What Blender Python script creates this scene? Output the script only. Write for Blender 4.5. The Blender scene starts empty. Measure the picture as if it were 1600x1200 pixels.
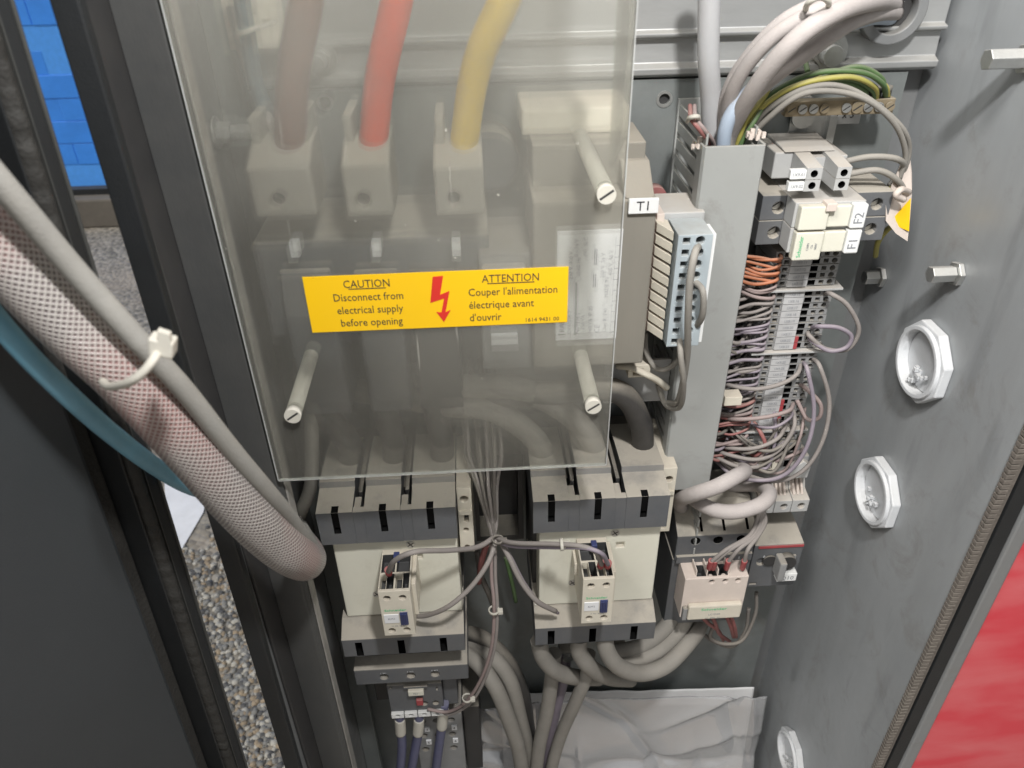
import bpy, bmesh, math, random
from mathutils import Vector, Matrix
R_ = random.Random(7)
S = bpy.context.scene
COL = S.collection
# ------------------------------------------------------------------ camera (calibrated from the vanishing points)
F = 1200.0
def _n(v): return Vector(v).normalized()
AX = _n((32000, -1440, 1200))
_d = Vector((35, 1780, 1200)); _d = (_d - AX * _d.dot(AX)).normalized()
AZ = -_d
AY = AZ.cross(AX)
CAM = Vector((0, -0.60, 0))
def ray(px, py):
    c = Vector(((px - 800) / F, (py - 600) / F, 1))
    return Vector((AX.dot(c), AY.dot(c), AZ.dot(c)))
def at(px, py, Y):                       # photo measurement -> point of the place at depth Y
    r = ray(px, py); return CAM + r * ((Y - CAM.y) / r.y)
def atx(px, py, X):
    r = ray(px, py); return CAM + r * ((X - CAM.x) / r.x)
def atz(px, py, Z):
    r = ray(px, py); return CAM + r * ((Z - CAM.z) / r.z)
cd = bpy.data.cameras.new('camera'); cam = bpy.data.objects.new('camera', cd); COL.objects.link(cam)
cd.sensor_width = 36; cd.lens = F / 1600 * 36; cd.clip_start = 0.01; cd.clip_end = 200
M3 = Matrix(((AX.x, -AX.y, -AX.z), (AY.x, -AY.y, -AY.z), (AZ.x, -AZ.y, -AZ.z)))
cam.matrix_world = Matrix.Translation(CAM) @ M3.to_4x4()
cd.dof.use_dof = True; cd.dof.focus_distance = 0.68; cd.dof.aperture_fstop = 11
S.camera = cam
# ------------------------------------------------------------------ light
SUND = Vector((0.45, 0.42, -0.78)).normalized()          # travel direction
w = bpy.data.worlds.new('World'); S.world = w; w.use_nodes = True
nt = w.node_tree; sky = nt.nodes.new('ShaderNodeTexSky'); sky.sky_type = 'NISHITA'; sky.sun_disc = False
elev = math.asin(-SUND.z); sky.sun_elevation = elev
sky.sun_rotation = math.atan2(-SUND.x, -SUND.y); sky.air_density = 1.6; sky.dust_density = 4.0; sky.ozone_density = 1.0
bg = nt.nodes['Background']; bg.inputs[1].default_value = 0.06
hsv = nt.nodes.new('ShaderNodeHueSaturation'); hsv.inputs['Saturation'].default_value = .14; nt.links.new(sky.outputs[0], hsv.inputs['Color']); nt.links.new(hsv.outputs[0], bg.inputs[0])   # hazy, nearly neutral sky
sd = bpy.data.lights.new('sun', 'SUN'); sd.energy = 1.0; sd.angle = math.radians(12); sd.color = (1, .97, .93)
so = bpy.data.objects.new('sun', sd); COL.objects.link(so); so.rotation_euler = SUND.to_track_quat('-Z', 'Y').to_euler()
lamp = bpy.data.lights.new('work_lamp', 'POINT'); lamp.energy = 24; lamp.shadow_soft_size = .032; lamp.color = (1, .985, .97)   # the hand lamp whose diverging shadows the photo shows
lo_ = bpy.data.objects.new('work_lamp', lamp); COL.objects.link(lo_); lo_.location = (.13, -.58, .40)
S.view_settings.view_transform = 'Standard'; S.view_settings.look = 'None'; S.view_settings.exposure = 0.58; S.view_settings.gamma = 1
# ------------------------------------------------------------------ materials
def srgb(r, g, b):
    f = lambda c: (c / 255) / 12.92 if c / 255 < .04045 else ((c / 255 + .055) / 1.055) ** 2.4
    return (f(r), f(g), f(b), 1)
DUSTC = (.26, .235, .195, 1)
def mat(name, col, rough=.5, metal=0, var=.12, vs=40, dust=0.0, speck=.0, bump=.1, bs=300, spec=.5, coat=0, dustc=DUSTC, stretch=None):
    m = bpy.data.materials.new(name); m.use_nodes = True; t = m.node_tree; N = t.nodes; L = t.links
    p = N['Principled BSDF']; p.inputs['Roughness'].default_value = rough; p.inputs['Metallic'].default_value = metal
    p.inputs['Specular IOR Level'].default_value = spec
    if coat: p.inputs['Coat Weight'].default_value = coat
    tc = N.new('ShaderNodeNewGeometry'); src = tc.outputs['Position']
    if stretch:
        mp = N.new('ShaderNodeMapping'); mp.inputs['Scale'].default_value = stretch; L.new(src, mp.inputs[0]); srcv = mp.outputs[0]
    else: srcv = src
    n1 = N.new('ShaderNodeTexNoise'); n1.inputs['Scale'].default_value = vs; n1.inputs['Detail'].default_value = 6; n1.inputs['Roughness'].default_value = .65
    L.new(srcv, n1.inputs['Vector'])
    mr = N.new('ShaderNodeMapRange'); mr.inputs[1].default_value = .25; mr.inputs[2].default_value = .75; mr.inputs[3].default_value = 1 - var; mr.inputs[4].default_value = 1 + var
    L.new(n1.outputs['Fac'], mr.inputs[0])
    mul = N.new('ShaderNodeVectorMath'); mul.operation = 'SCALE'; mul.inputs[0].default_value = col[:3]; L.new(mr.outputs[0], mul.inputs['Scale'])
    c = mul.outputs[0]
    if dust or speck:
        sx = N.new('ShaderNodeSeparateXYZ'); L.new(tc.outputs['Normal'], sx.inputs[0])
        up = N.new('ShaderNodeMapRange'); up.inputs[1].default_value = .15; up.inputs[2].default_value = .75; up.inputs[3].default_value = speck; up.inputs[4].default_value = dust; L.new(sx.outputs[2], up.inputs[0])
        n2 = N.new('ShaderNodeTexNoise'); n2.inputs['Scale'].default_value = 25; n2.inputs['Detail'].default_value = 8; n2.inputs['Roughness'].default_value = .7; L.new(src, n2.inputs['Vector'])
        m2 = N.new('ShaderNodeMapRange'); m2.inputs[1].default_value = .3; m2.inputs[2].default_value = .6; m2.inputs[3].default_value = .55; m2.inputs[4].default_value = 1.1; L.new(n2.outputs['Fac'], m2.inputs[0])
        mm = N.new('ShaderNodeMath'); mm.operation = 'MULTIPLY'; mm.use_clamp = True; L.new(up.outputs[0], mm.inputs[0]); L.new(m2.outputs[0], mm.inputs[1])
        mx = N.new('ShaderNodeMix'); mx.data_type = 'RGBA'; L.new(mm.outputs[0], mx.inputs[0]); L.new(c, mx.inputs[6]); mx.inputs[7].default_value = dustc
        c = mx.outputs[2]
        rr = N.new('ShaderNodeMapRange'); rr.inputs[3].default_value = rough; rr.inputs[4].default_value = .95; L.new(mm.outputs[0], rr.inputs[0]); L.new(rr.outputs[0], p.inputs['Roughness'])
        if metal:
            r2 = N.new('ShaderNodeMapRange'); r2.inputs[3].default_value = metal; r2.inputs[4].default_value = 0; L.new(mm.outputs[0], r2.inputs[0]); L.new(r2.outputs[0], p.inputs['Metallic'])
    L.new(c, p.inputs['Base Color'])
    if bump:
        n3 = N.new('ShaderNodeTexNoise'); n3.inputs['Scale'].default_value = bs; n3.inputs['Detail'].default_value = 3; L.new(srcv, n3.inputs['Vector'])
        b = N.new('ShaderNodeBump'); b.inputs['Strength'].default_value = bump; b.inputs['Distance'].default_value = .002; L.new(n3.outputs['Fac'], b.inputs['Height']); L.new(b.outputs[0], p.inputs['Normal'])
    return m
m_plate = mat('galvanised plate', (.20, .22, .22), .42, .35, .16, 14, .4, .12, .06, 500)
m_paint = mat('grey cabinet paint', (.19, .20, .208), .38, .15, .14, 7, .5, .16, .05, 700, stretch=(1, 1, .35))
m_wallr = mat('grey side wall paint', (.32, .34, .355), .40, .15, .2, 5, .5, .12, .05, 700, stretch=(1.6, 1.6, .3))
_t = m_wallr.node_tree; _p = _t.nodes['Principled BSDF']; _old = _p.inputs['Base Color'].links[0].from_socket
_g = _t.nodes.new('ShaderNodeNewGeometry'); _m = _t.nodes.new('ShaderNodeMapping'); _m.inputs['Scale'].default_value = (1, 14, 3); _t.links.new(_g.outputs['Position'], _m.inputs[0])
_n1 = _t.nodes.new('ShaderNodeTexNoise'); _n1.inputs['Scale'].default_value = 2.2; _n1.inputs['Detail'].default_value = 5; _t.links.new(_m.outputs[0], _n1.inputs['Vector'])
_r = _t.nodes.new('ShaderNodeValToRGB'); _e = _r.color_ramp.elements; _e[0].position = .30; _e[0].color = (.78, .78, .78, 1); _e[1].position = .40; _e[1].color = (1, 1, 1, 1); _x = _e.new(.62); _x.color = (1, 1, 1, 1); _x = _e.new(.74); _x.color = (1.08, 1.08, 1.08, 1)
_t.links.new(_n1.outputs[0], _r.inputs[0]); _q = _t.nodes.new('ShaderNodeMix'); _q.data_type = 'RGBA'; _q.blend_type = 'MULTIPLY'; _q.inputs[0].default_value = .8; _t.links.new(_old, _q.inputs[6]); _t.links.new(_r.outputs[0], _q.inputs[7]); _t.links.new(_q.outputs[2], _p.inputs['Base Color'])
m_rail = mat('zinc rail', (.42, .43, .43), .35, .6, .15, 20, .5, .12, .05, 400, stretch=(.2, 1, 1))
m_dark = mat('dark frame paint', (.009, .011, .013), .5, 0, .25, 20, .2, .02, .12, 900)
m_door = mat('door paint', (.036, .041, .045), .42, 0, .12, 6, .2, .01, .12, 1200)
m_rub = mat('rubber gasket', (.016, .016, .015), .75, 0, .3, 60, .2, .04, .4, 400)
m_brown = mat('dusty rubber gasket', (.10, .085, .075), .8, 0, .3, 60, .5, .25, .4, 400)
m_slate = mat('slate plastic', (.070, .080, .095), .5, 0, .12, 30, 1.1, .16, .08, 900, dustc=(.35, .32, .27, 1))
m_black = mat('black plastic', (.018, .019, .022), .5, 0, .2, 30, .7, .08, .06, 900)
m_cream = mat('cream plastic', (.70, .69, .59), .45, 0, .04, 30, .7, .07, .04, 900, dustc=(.42, .37, .30, 1))
m_cream2 = mat('dusty cream plastic', (.66, .62, .52), .5, 0, .08, 60, .75, .15, .06, 900, dustc=(.42, .37, .30, 1))
m_pink = mat('dusty white plastic', (.66, .58, .52), .5, 0, .08, 60, .7, .15, .06, 900, dustc=(.45, .38, .33, 1))
m_white = mat('white plastic', (.78, .79, .78), .4, 0, .03, 30, .4, .04, .03, 900)
m_lgrey = mat('light grey plastic', (.42, .43, .43), .45, 0, .08, 40, .8, .15, .05, 900, dustc=(.40, .36, .31, 1))
m_mgrey = mat('mid grey plastic', (.25, .26, .27), .5, 0, .1, 60, .9, .25, .1, 900)
m_duct = mat('grey pvc duct', (.335, .345, .335), .42, 0, .06, 8, .5, .07, .03, 900)
m_tan = mat('dusty aluminium case', (.24, .23, .20), .55, .25, .1, 20, 1, .35, .04, 600, stretch=(1, 1, .1))
m_blueg = mat('pale blue plastic', (.40, .465, .50), .45, 0, .1, 40, .6, .12, .05, 900)
m_steel = mat('zinc steel', (.55, .56, .55), .28, .9, .15, 80, .5, .1, .08, 900)
m_brass = mat('brass', (.30, .24, .15), .45, .7, .2, 80, .6, .25, .08, 900)
m_cable = mat('dusty grey cable', (.235, .225, .205), .65, 0, .15, 60, .6, .35, .12, 700, dustc=(.30, .275, .235, 1))
m_cableb = mat('black cable', (.03, .03, .032), .5, 0, .3, 60, .85, .12, .12, 700)
m_wire = mat('grey wire', (.22, .20, .19), .6, 0, .18, 90, .6, .35, .1, 700, dustc=(.28, .25, .225, 1))
m_purple = mat('purple grey wire', (.21, .18, .225), .5, 0, .15, 90, .5, .18, .1, 700, dustc=(.34, .30, .29, 1))
m_pinkw = mat('pinkish wire', (.24, .18, .17), .6, 0, .15, 90, .5, .25, .1, 700, dustc=(.36, .30, .28, 1))
m_dwire = mat('dark dusty wire', (.11, .10, .095), .6, 0, .2, 90, .6, .3, .1, 700)
m_orange = mat('orange wire', (.48, .14, .05), .55, 0, .15, 90, .5, .2, .1, 700)
m_redw = mat('red wire', (.30, .085, .085), .55, 0, .15, 90, .5, .2, .1, 700)
m_red = mat('red plastic', (.36, .045, .055), .45, 0, .1, 60, .4, .06, .05, 700)
m_gy = mat('green wire', (.06, .14, .035), .5, 0, .2, 90, .5, .15, .1, 700)
m_yw = mat('yellow wire', (.42, .38, .08), .5, 0, .12, 90, .4, .12, .1, 700)
m_lcable = mat('light grey cable', (.40, .41, .42), .5, 0, .08, 30, .45, .2, .08, 700, dustc=(.38, .34, .32, 1))
m_dcable = mat('dusty pink grey cable', (.37, .345, .335), .75, 0, .12, 90, .5, .35, .2, 900, dustc=(.43, .38, .35, 1))
m_hcable = mat('dusty hose side cable', (.27, .27, .255), .7, 0, .1, 90, .4, .3, .2, 900)
m_pblue = mat('pale blue cable', (.40, .50, .62), .5, 0, .08, 30, .45, .2, .08, 700, dustc=(.38, .34, .32, 1))
m_bcable = mat('blue cable', (.15, .40, .55), .42, 0, .15, 40, .35, .2, .1, 700)
m_nblue = mat('navy cable', (.09, .10, .20), .45, 0, .15, 60, .35, .15, .1, 700)
m_browncab = mat('brown cable', (.12, .028, .018), .5, 0, .1, 40, .5, .15, .08, 700)
m_orcab = mat('orange red cable', (.66, .05, .012), .5, 0, .08, 40, .4, .1, .08, 700)
m_yecab = mat('yellow cable', (.62, .42, .03), .5, 0, .08, 40, .2, .1, .08, 700)
m_nylon = mat('white nylon', (.62, .60, .53), .45, 0, .08, 60, .5, .15, .06, 700)
m_label = mat('white label', (.76, .77, .78), .5, 0, .03, 40, 0, .03, .0)
m_ink = mat('black ink', (.025, .025, .03), .6, 0, .05, 40, bump=0)
m_inkg = mat('grey ink', (.25, .26, .28), .6, 0, .05, 40, bump=0)
m_green = mat('green print', (.07, .50, .22), .5, 0, .05, 40, bump=0)
m_sticker = mat('yellow sticker', (.86, .52, .004), .38, 0, .03, 8, 0, .02, .02, 300)
m_sred = mat('red print', (.62, .03, .02), .5, 0, .05, 40, bump=0)
m_bluep = mat('blue slider', (.04, .05, .13), .4, 0, .05, 40, bump=0)
m_paper = mat('white paper', (.80, .80, .80), .42, 0, .12, 14, .1, .10, .0)
m_holeb = mat('terminal recess', (.05, .05, .05), .6, 0, .2, 60, bump=0)
m_recess_shade = mat('painted recess shade', (.004, .004, .004), .9, 0, .1, 30, bump=0, spec=.1)  # near-black colour painted in for the shade inside slots and holes
m_nut = mat('white nut', (.60, .62, .64), .42, 0, .05, 60, .35, .06, .1, 700)

for _mm in (m_wallr, m_plate, m_duct, m_cream, m_paint):
    _t = _mm.node_tree; _p = _t.nodes['Principled BSDF']; _old = _p.inputs['Base Color'].links[0].from_socket; _g = _t.nodes.new('ShaderNodeNewGeometry')
    _n1 = _t.nodes.new('ShaderNodeTexNoise'); _n1.inputs['Scale'].default_value = 16; _n1.inputs['Detail'].default_value = 9; _n1.inputs['Roughness'].default_value = .72; _n1.inputs['Distortion'].default_value = .6; _t.links.new(_g.outputs['Position'], _n1.inputs['Vector'])
    _r = _t.nodes.new('ShaderNodeMapRange'); _r.inputs[1].default_value = .54; _r.inputs[2].default_value = .74; _r.inputs[4].default_value = .55 if _mm is not m_cream else .3; _t.links.new(_n1.outputs[0], _r.inputs[0])
    _q = _t.nodes.new('ShaderNodeMix'); _q.data_type = 'RGBA'; _t.links.new(_r.outputs[0], _q.inputs[0]); _t.links.new(_old, _q.inputs[6]); _q.inputs[7].default_value = (.17, .155, .13, 1) if _mm is not m_cream else (.40, .36, .28, 1); _t.links.new(_q.outputs[2], _p.inputs['Base Color'])
    _r2 = _t.nodes.new('ShaderNodeMapRange'); _r2.inputs[1].default_value = .3; _r2.inputs[2].default_value = .7; _r2.inputs[3].default_value = .3; _r2.inputs[4].default_value = .62; _t.links.new(_n1.outputs[0], _r2.inputs[0]); _t.links.new(_r2.outputs[0], _p.inputs['Roughness'])
def new_mat(name):
    m = bpy.data.materials.new(name); m.use_nodes = True; return m, m.node_tree, m.node_tree.nodes['Principled BSDF']
def mth(t, op, a, b=None, clamp=False):
    n = t.nodes.new('ShaderNodeMath'); n.operation = op; n.use_clamp = clamp
    for i, v in enumerate((a, b)):
        if v is None: continue
        if isinstance(v, (int, float)): n.inputs[i].default_value = v
        else: t.links.new(v, n.inputs[i])
    return n.outputs[0]
# braided clear hose over red and dark wires
m_braid, t, p = new_mat('braided sleeve')
uv = t.nodes.new('ShaderNodeUVMap'); sx = t.nodes.new('ShaderNodeSeparateXYZ'); t.links.new(uv.outputs[0], sx.inputs[0])
U = mth(t, 'MULTIPLY', sx.outputs[0], 2 * math.pi * 27); V = mth(t, 'MULTIPLY', sx.outputs[1], 2 * math.pi / .0034)
a = mth(t, 'ABSOLUTE', mth(t, 'SINE', mth(t, 'MULTIPLY', mth(t, 'ADD', U, V), .5)))
b = mth(t, 'ABSOLUTE', mth(t, 'SINE', mth(t, 'MULTIPLY', mth(t, 'SUBTRACT', U, V), .5)))
h = mth(t, 'MINIMUM', a, b)
hole = t.nodes.new('ShaderNodeMapRange'); hole.inputs[1].default_value = .42; hole.inputs[2].default_value = .66; t.links.new(h, hole.inputs[0])
g = t.nodes.new('ShaderNodeNewGeometry')
nz = t.nodes.new('ShaderNodeTexNoise'); nz.inputs['Scale'].default_value = 16; nz.inputs['Detail'].default_value = 1; t.links.new(g.outputs['Position'], nz.inputs['Vector'])
mr = t.nodes.new('ShaderNodeMapRange'); mr.inputs[1].default_value = .42; mr.inputs[2].default_value = .64; t.links.new(nz.outputs[0], mr.inputs[0])
inn = t.nodes.new('ShaderNodeMix'); inn.data_type = 'RGBA'; inn.inputs[6].default_value = (.15, .125, .125, 1); inn.inputs[7].default_value = (.25, .13, .12, 1); t.links.new(mr.outputs[0], inn.inputs[0])
thr = t.nodes.new('ShaderNodeMix'); thr.data_type = 'RGBA'; thr.inputs[6].default_value = (.50, .47, .44, 1); thr.inputs[7].default_value = (.48, .40, .375, 1); t.links.new(mr.outputs[0], thr.inputs[0])
mx = t.nodes.new('ShaderNodeMix'); mx.data_type = 'RGBA'; t.links.new(hole.outputs[0], mx.inputs[0]); t.links.new(thr.outputs[2], mx.inputs[6]); t.links.new(inn.outputs[2], mx.inputs[7])
t.links.new(mx.outputs[2], p.inputs['Base Color']); p.inputs['Roughness'].default_value = .42; p.inputs['Coat Weight'].default_value = .25; p.inputs['Coat Roughness'].default_value = .2
bp = t.nodes.new('ShaderNodeBump'); bp.invert = True; bp.inputs['Strength'].default_value = .6; bp.inputs['Distance'].default_value = .0012; t.links.new(h, bp.inputs['Height']); t.links.new(bp.outputs[0], p.inputs['Normal'])
# clear, dusty cover
m_cover, t, p = new_mat('dusty clear acrylic')
N = t.nodes; L = t.links
g = N.new('ShaderNodeNewGeometry'); mp = N.new('ShaderNodeMapping'); mp.inputs['Scale'].default_value = (1, 1, .55); L.new(g.outputs['Position'], mp.inputs[0])
n1 = N.new('ShaderNodeTexNoise'); n1.inputs['Scale'].default_value = 9; n1.inputs['Detail'].default_value = 5; n1.inputs['Roughness'].default_value = .5; L.new(mp.outputs[0], n1.inputs['Vector'])
sx = N.new('ShaderNodeSeparateXYZ'); L.new(g.outputs['Position'], sx.inputs[0])
# dust film settles thicker on the upper right part of the sheet
gz = N.new('ShaderNodeMapRange'); gz.inputs[1].default_value = -.36; gz.inputs[2].default_value = -.10; gz.inputs[3].default_value = .07; gz.inputs[4].default_value = .185; L.new(sx.outputs[2], gz.inputs[0])
gx = N.new('ShaderNodeMapRange'); gx.inputs[1].default_value = -.15; gx.inputs[2].default_value = .05; gx.inputs[3].default_value = .8; gx.inputs[4].default_value = 1.15; L.new(sx.outputs[0], gx.inputs[0])
nr = N.new('ShaderNodeMapRange'); nr.inputs[1].default_value = .3; nr.inputs[2].default_value = .7; nr.inputs[3].default_value = .55; nr.inputs[4].default_value = 1.5; L.new(n1.outputs[0], nr.inputs[0])
fac = mth(t, 'MULTIPLY', mth(t, 'MULTIPLY', gz.outputs[0], gx.outputs[0]), nr.outputs[0])
vo = N.new('ShaderNodeTexNoise'); vo.inputs['Scale'].default_value = 260; vo.inputs['Detail'].default_value = 1; L.new(g.outputs['Position'], vo.inputs['Vector'])
sp = N.new('ShaderNodeMapRange'); sp.inputs[1].default_value = .80; sp.inputs[2].default_value = .84; sp.inputs[3].default_value = 0; sp.inputs[4].default_value = .6; L.new(vo.outputs[0], sp.inputs[0])
fac = mth(t, 'ADD', fac, sp.outputs[0], True)
for rot_, sc_, th_, am_ in (((0, .5, 0), (420, 1, 9), .74, .18), ((0, -.35, 0), (380, 1, 7), .75, .16), ((0, .9, 0), (300, 1, 14), .73, .2)):
    m_ = N.new('ShaderNodeMapping'); m_.inputs['Rotation'].default_value = rot_; m_.inputs['Scale'].default_value = sc_; L.new(g.outputs['Position'], m_.inputs[0])
    q_ = N.new('ShaderNodeTexNoise'); q_.inputs['Scale'].default_value = 1; q_.inputs['Detail'].default_value = 2; L.new(m_.outputs[0], q_.inputs['Vector'])
    w_ = N.new('ShaderNodeMapRange'); w_.inputs[1].default_value = th_; w_.inputs[2].default_value = th_ + .06; w_.inputs[4].default_value = am_; L.new(q_.outputs[0], w_.inputs[0]); fac = mth(t, 'ADD', fac, w_.outputs[0], True)
tr = N.new('ShaderNodeBsdfTransparent'); tr.inputs[0].default_value = (.93, .935, .92, 1)
rf = N.new('ShaderNodeBsdfRefraction'); rf.inputs['IOR'].default_value = 1.12; rf.inputs['Roughness'].default_value = .22; rf.inputs[0].default_value = (.93, .935, .92, 1)
m0 = N.new('ShaderNodeMixShader'); m0.inputs[0].default_value = .28; L.new(tr.outputs[0], m0.inputs[1]); L.new(rf.outputs[0], m0.inputs[2])
df = N.new('ShaderNodeBsdfDiffuse'); df.inputs[0].default_value = (.52, .505, .45, 1)
m1 = N.new('ShaderNodeMixShader'); L.new(fac, m1.inputs[0]); L.new(m0.outputs[0], m1.inputs[1]); L.new(df.outputs[0], m1.inputs[2])
gl = N.new('ShaderNodeBsdfGlossy'); gl.inputs['Roughness'].default_value = .22; gl.inputs[0].default_value = (.9, .9, .9, 1)
lw0 = N.new('ShaderNodeLayerWeight'); lw0.inputs['Blend'].default_value = .5
rfl = mth(t, 'ADD', mth(t, 'MULTIPLY', mth(t, 'POWER', lw0.outputs['Facing'], 4.0), .8), .025)
m2 = N.new('ShaderNodeMixShader'); L.new(rfl, m2.inputs[0]); L.new(m1.outputs[0], m2.inputs[1]); L.new(gl.outputs[0], m2.inputs[2])
L.new(m2.outputs[0], N['Material Output'].inputs[0])
# blue painted bricks, red panel, ground
m_bbrick = mat('blue painted brick', (.045, .27, .86), .6, 0, .12, 6, .2, 0, .5, 60)
m_gbrick = mat('bare grey brick', (.26, .25, .23), .8, 0, .2, 6, .2, 0, .5, 60)
m_conc = mat('concrete', (.13, .115, .095), .85, 0, .3, 5, .2, 0, .5, 60)
m_edge = mat('worn light edge', (.33, .32, .30), .45, .2, .25, 60, .4, .2, .1, 500)
m_redp, t, p = new_mat('dusty red paint')
g = t.nodes.new('ShaderNodeNewGeometry'); mp = t.nodes.new('ShaderNodeMapping'); mp.inputs['Scale'].default_value = (1, 1, 2.6); mp.inputs['Rotation'].default_value = (0, .5, 0); t.links.new(g.outputs['Position'], mp.inputs[0])
n1 = t.nodes.new('ShaderNodeTexNoise'); n1.inputs['Scale'].default_value = 11; n1.inputs['Detail'].default_value = 7; n1.inputs['Distortion'].default_value = .3; t.links.new(mp.outputs[0], n1.inputs['Vector'])
cr = t.nodes.new('ShaderNodeValToRGB'); cr.color_ramp.elements[0].position = .35; cr.color_ramp.elements[0].color = (.60, .045, .065, 1); cr.color_ramp.elements[1].position = .78; cr.color_ramp.elements[1].color = (.64, .16, .17, 1)
t.links.new(n1.outputs[0], cr.inputs[0]); t.links.new(cr.outputs[0], p.inputs['Base Color']); p.inputs['Roughness'].default_value = .35
m_grnd, t, p = new_mat('exposed aggregate ground')
g = t.nodes.new('ShaderNodeNewGeometry')
v = t.nodes.new('ShaderNodeTexVoronoi'); v.inputs['Scale'].default_value = 55; t.links.new(g.outputs['Position'], v.inputs['Vector'])
hs = t.nodes.new('ShaderNodeValToRGB'); e = hs.color_ramp.elements; e[0].color = (.13, .12, .10, 1); e[1].color = (.34, .31, .26, 1)
sp_ = t.nodes.new('ShaderNodeSeparateColor'); t.links.new(v.outputs['Color'], sp_.inputs[0]); t.links.new(sp_.outputs[0], hs.inputs[0])
nn = t.nodes.new('ShaderNodeTexNoise'); nn.inputs['Scale'].default_value = 2.5; nn.inputs['Detail'].default_value = 6; t.links.new(g.outputs['Position'], nn.inputs['Vector'])
mxx = t.nodes.new('ShaderNodeMix'); mxx.data_type = 'RGBA'; mxx.inputs[7].default_value = (.34, .29, .23, 1); t.links.new(hs.outputs[0], mxx.inputs[6])
mq = t.nodes.new('ShaderNodeMapRange'); mq.inputs[1].default_value = .42; mq.inputs[2].default_value = .6; mq.inputs[4].default_value = .8; t.links.new(nn.outputs[0], mq.inputs[0]); t.links.new(mq.outputs[0], mxx.inputs[0])
t.links.new(mxx.outputs[2], p.inputs['Base Color']); p.inputs['Roughness'].default_value = .85
bp = t.nodes.new('ShaderNodeBump'); bp.invert = True; bp.inputs['Strength'].default_value = .7; bp.inputs['Distance'].default_value = .01; t.links.new(v.outputs['Distance'], bp.inputs['Height']); t.links.new(bp.outputs[0], p.inputs['Normal'])
m_film, t, p = new_mat('clear film'); N = t.nodes; L = t.links
tr = N.new('ShaderNodeBsdfTransparent'); df = N.new('ShaderNodeBsdfDiffuse'); df.inputs[0].default_value = (.75, .75, .76, 1); gl = N.new('ShaderNodeBsdfGlossy'); gl.inputs['Roughness'].default_value = .13
a1 = N.new('ShaderNodeMixShader'); a1.inputs[0].default_value = .26; L.new(tr.outputs[0], a1.inputs[1]); L.new(df.outputs[0], a1.inputs[2])
lw0 = N.new('ShaderNodeLayerWeight'); lw0.inputs['Blend'].default_value = .5; rfl = mth(t, 'ADD', mth(t, 'MULTIPLY', mth(t, 'POWER', lw0.outputs['Facing'], 3.0), .8), .16); a2 = N.new('ShaderNodeMixShader'); L.new(rfl, a2.inputs[0]); L.new(a1.outputs[0], a2.inputs[1]); L.new(gl.outputs[0], a2.inputs[2]); L.new(a2.outputs[0], N['Material Output'].inputs[0])
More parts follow.
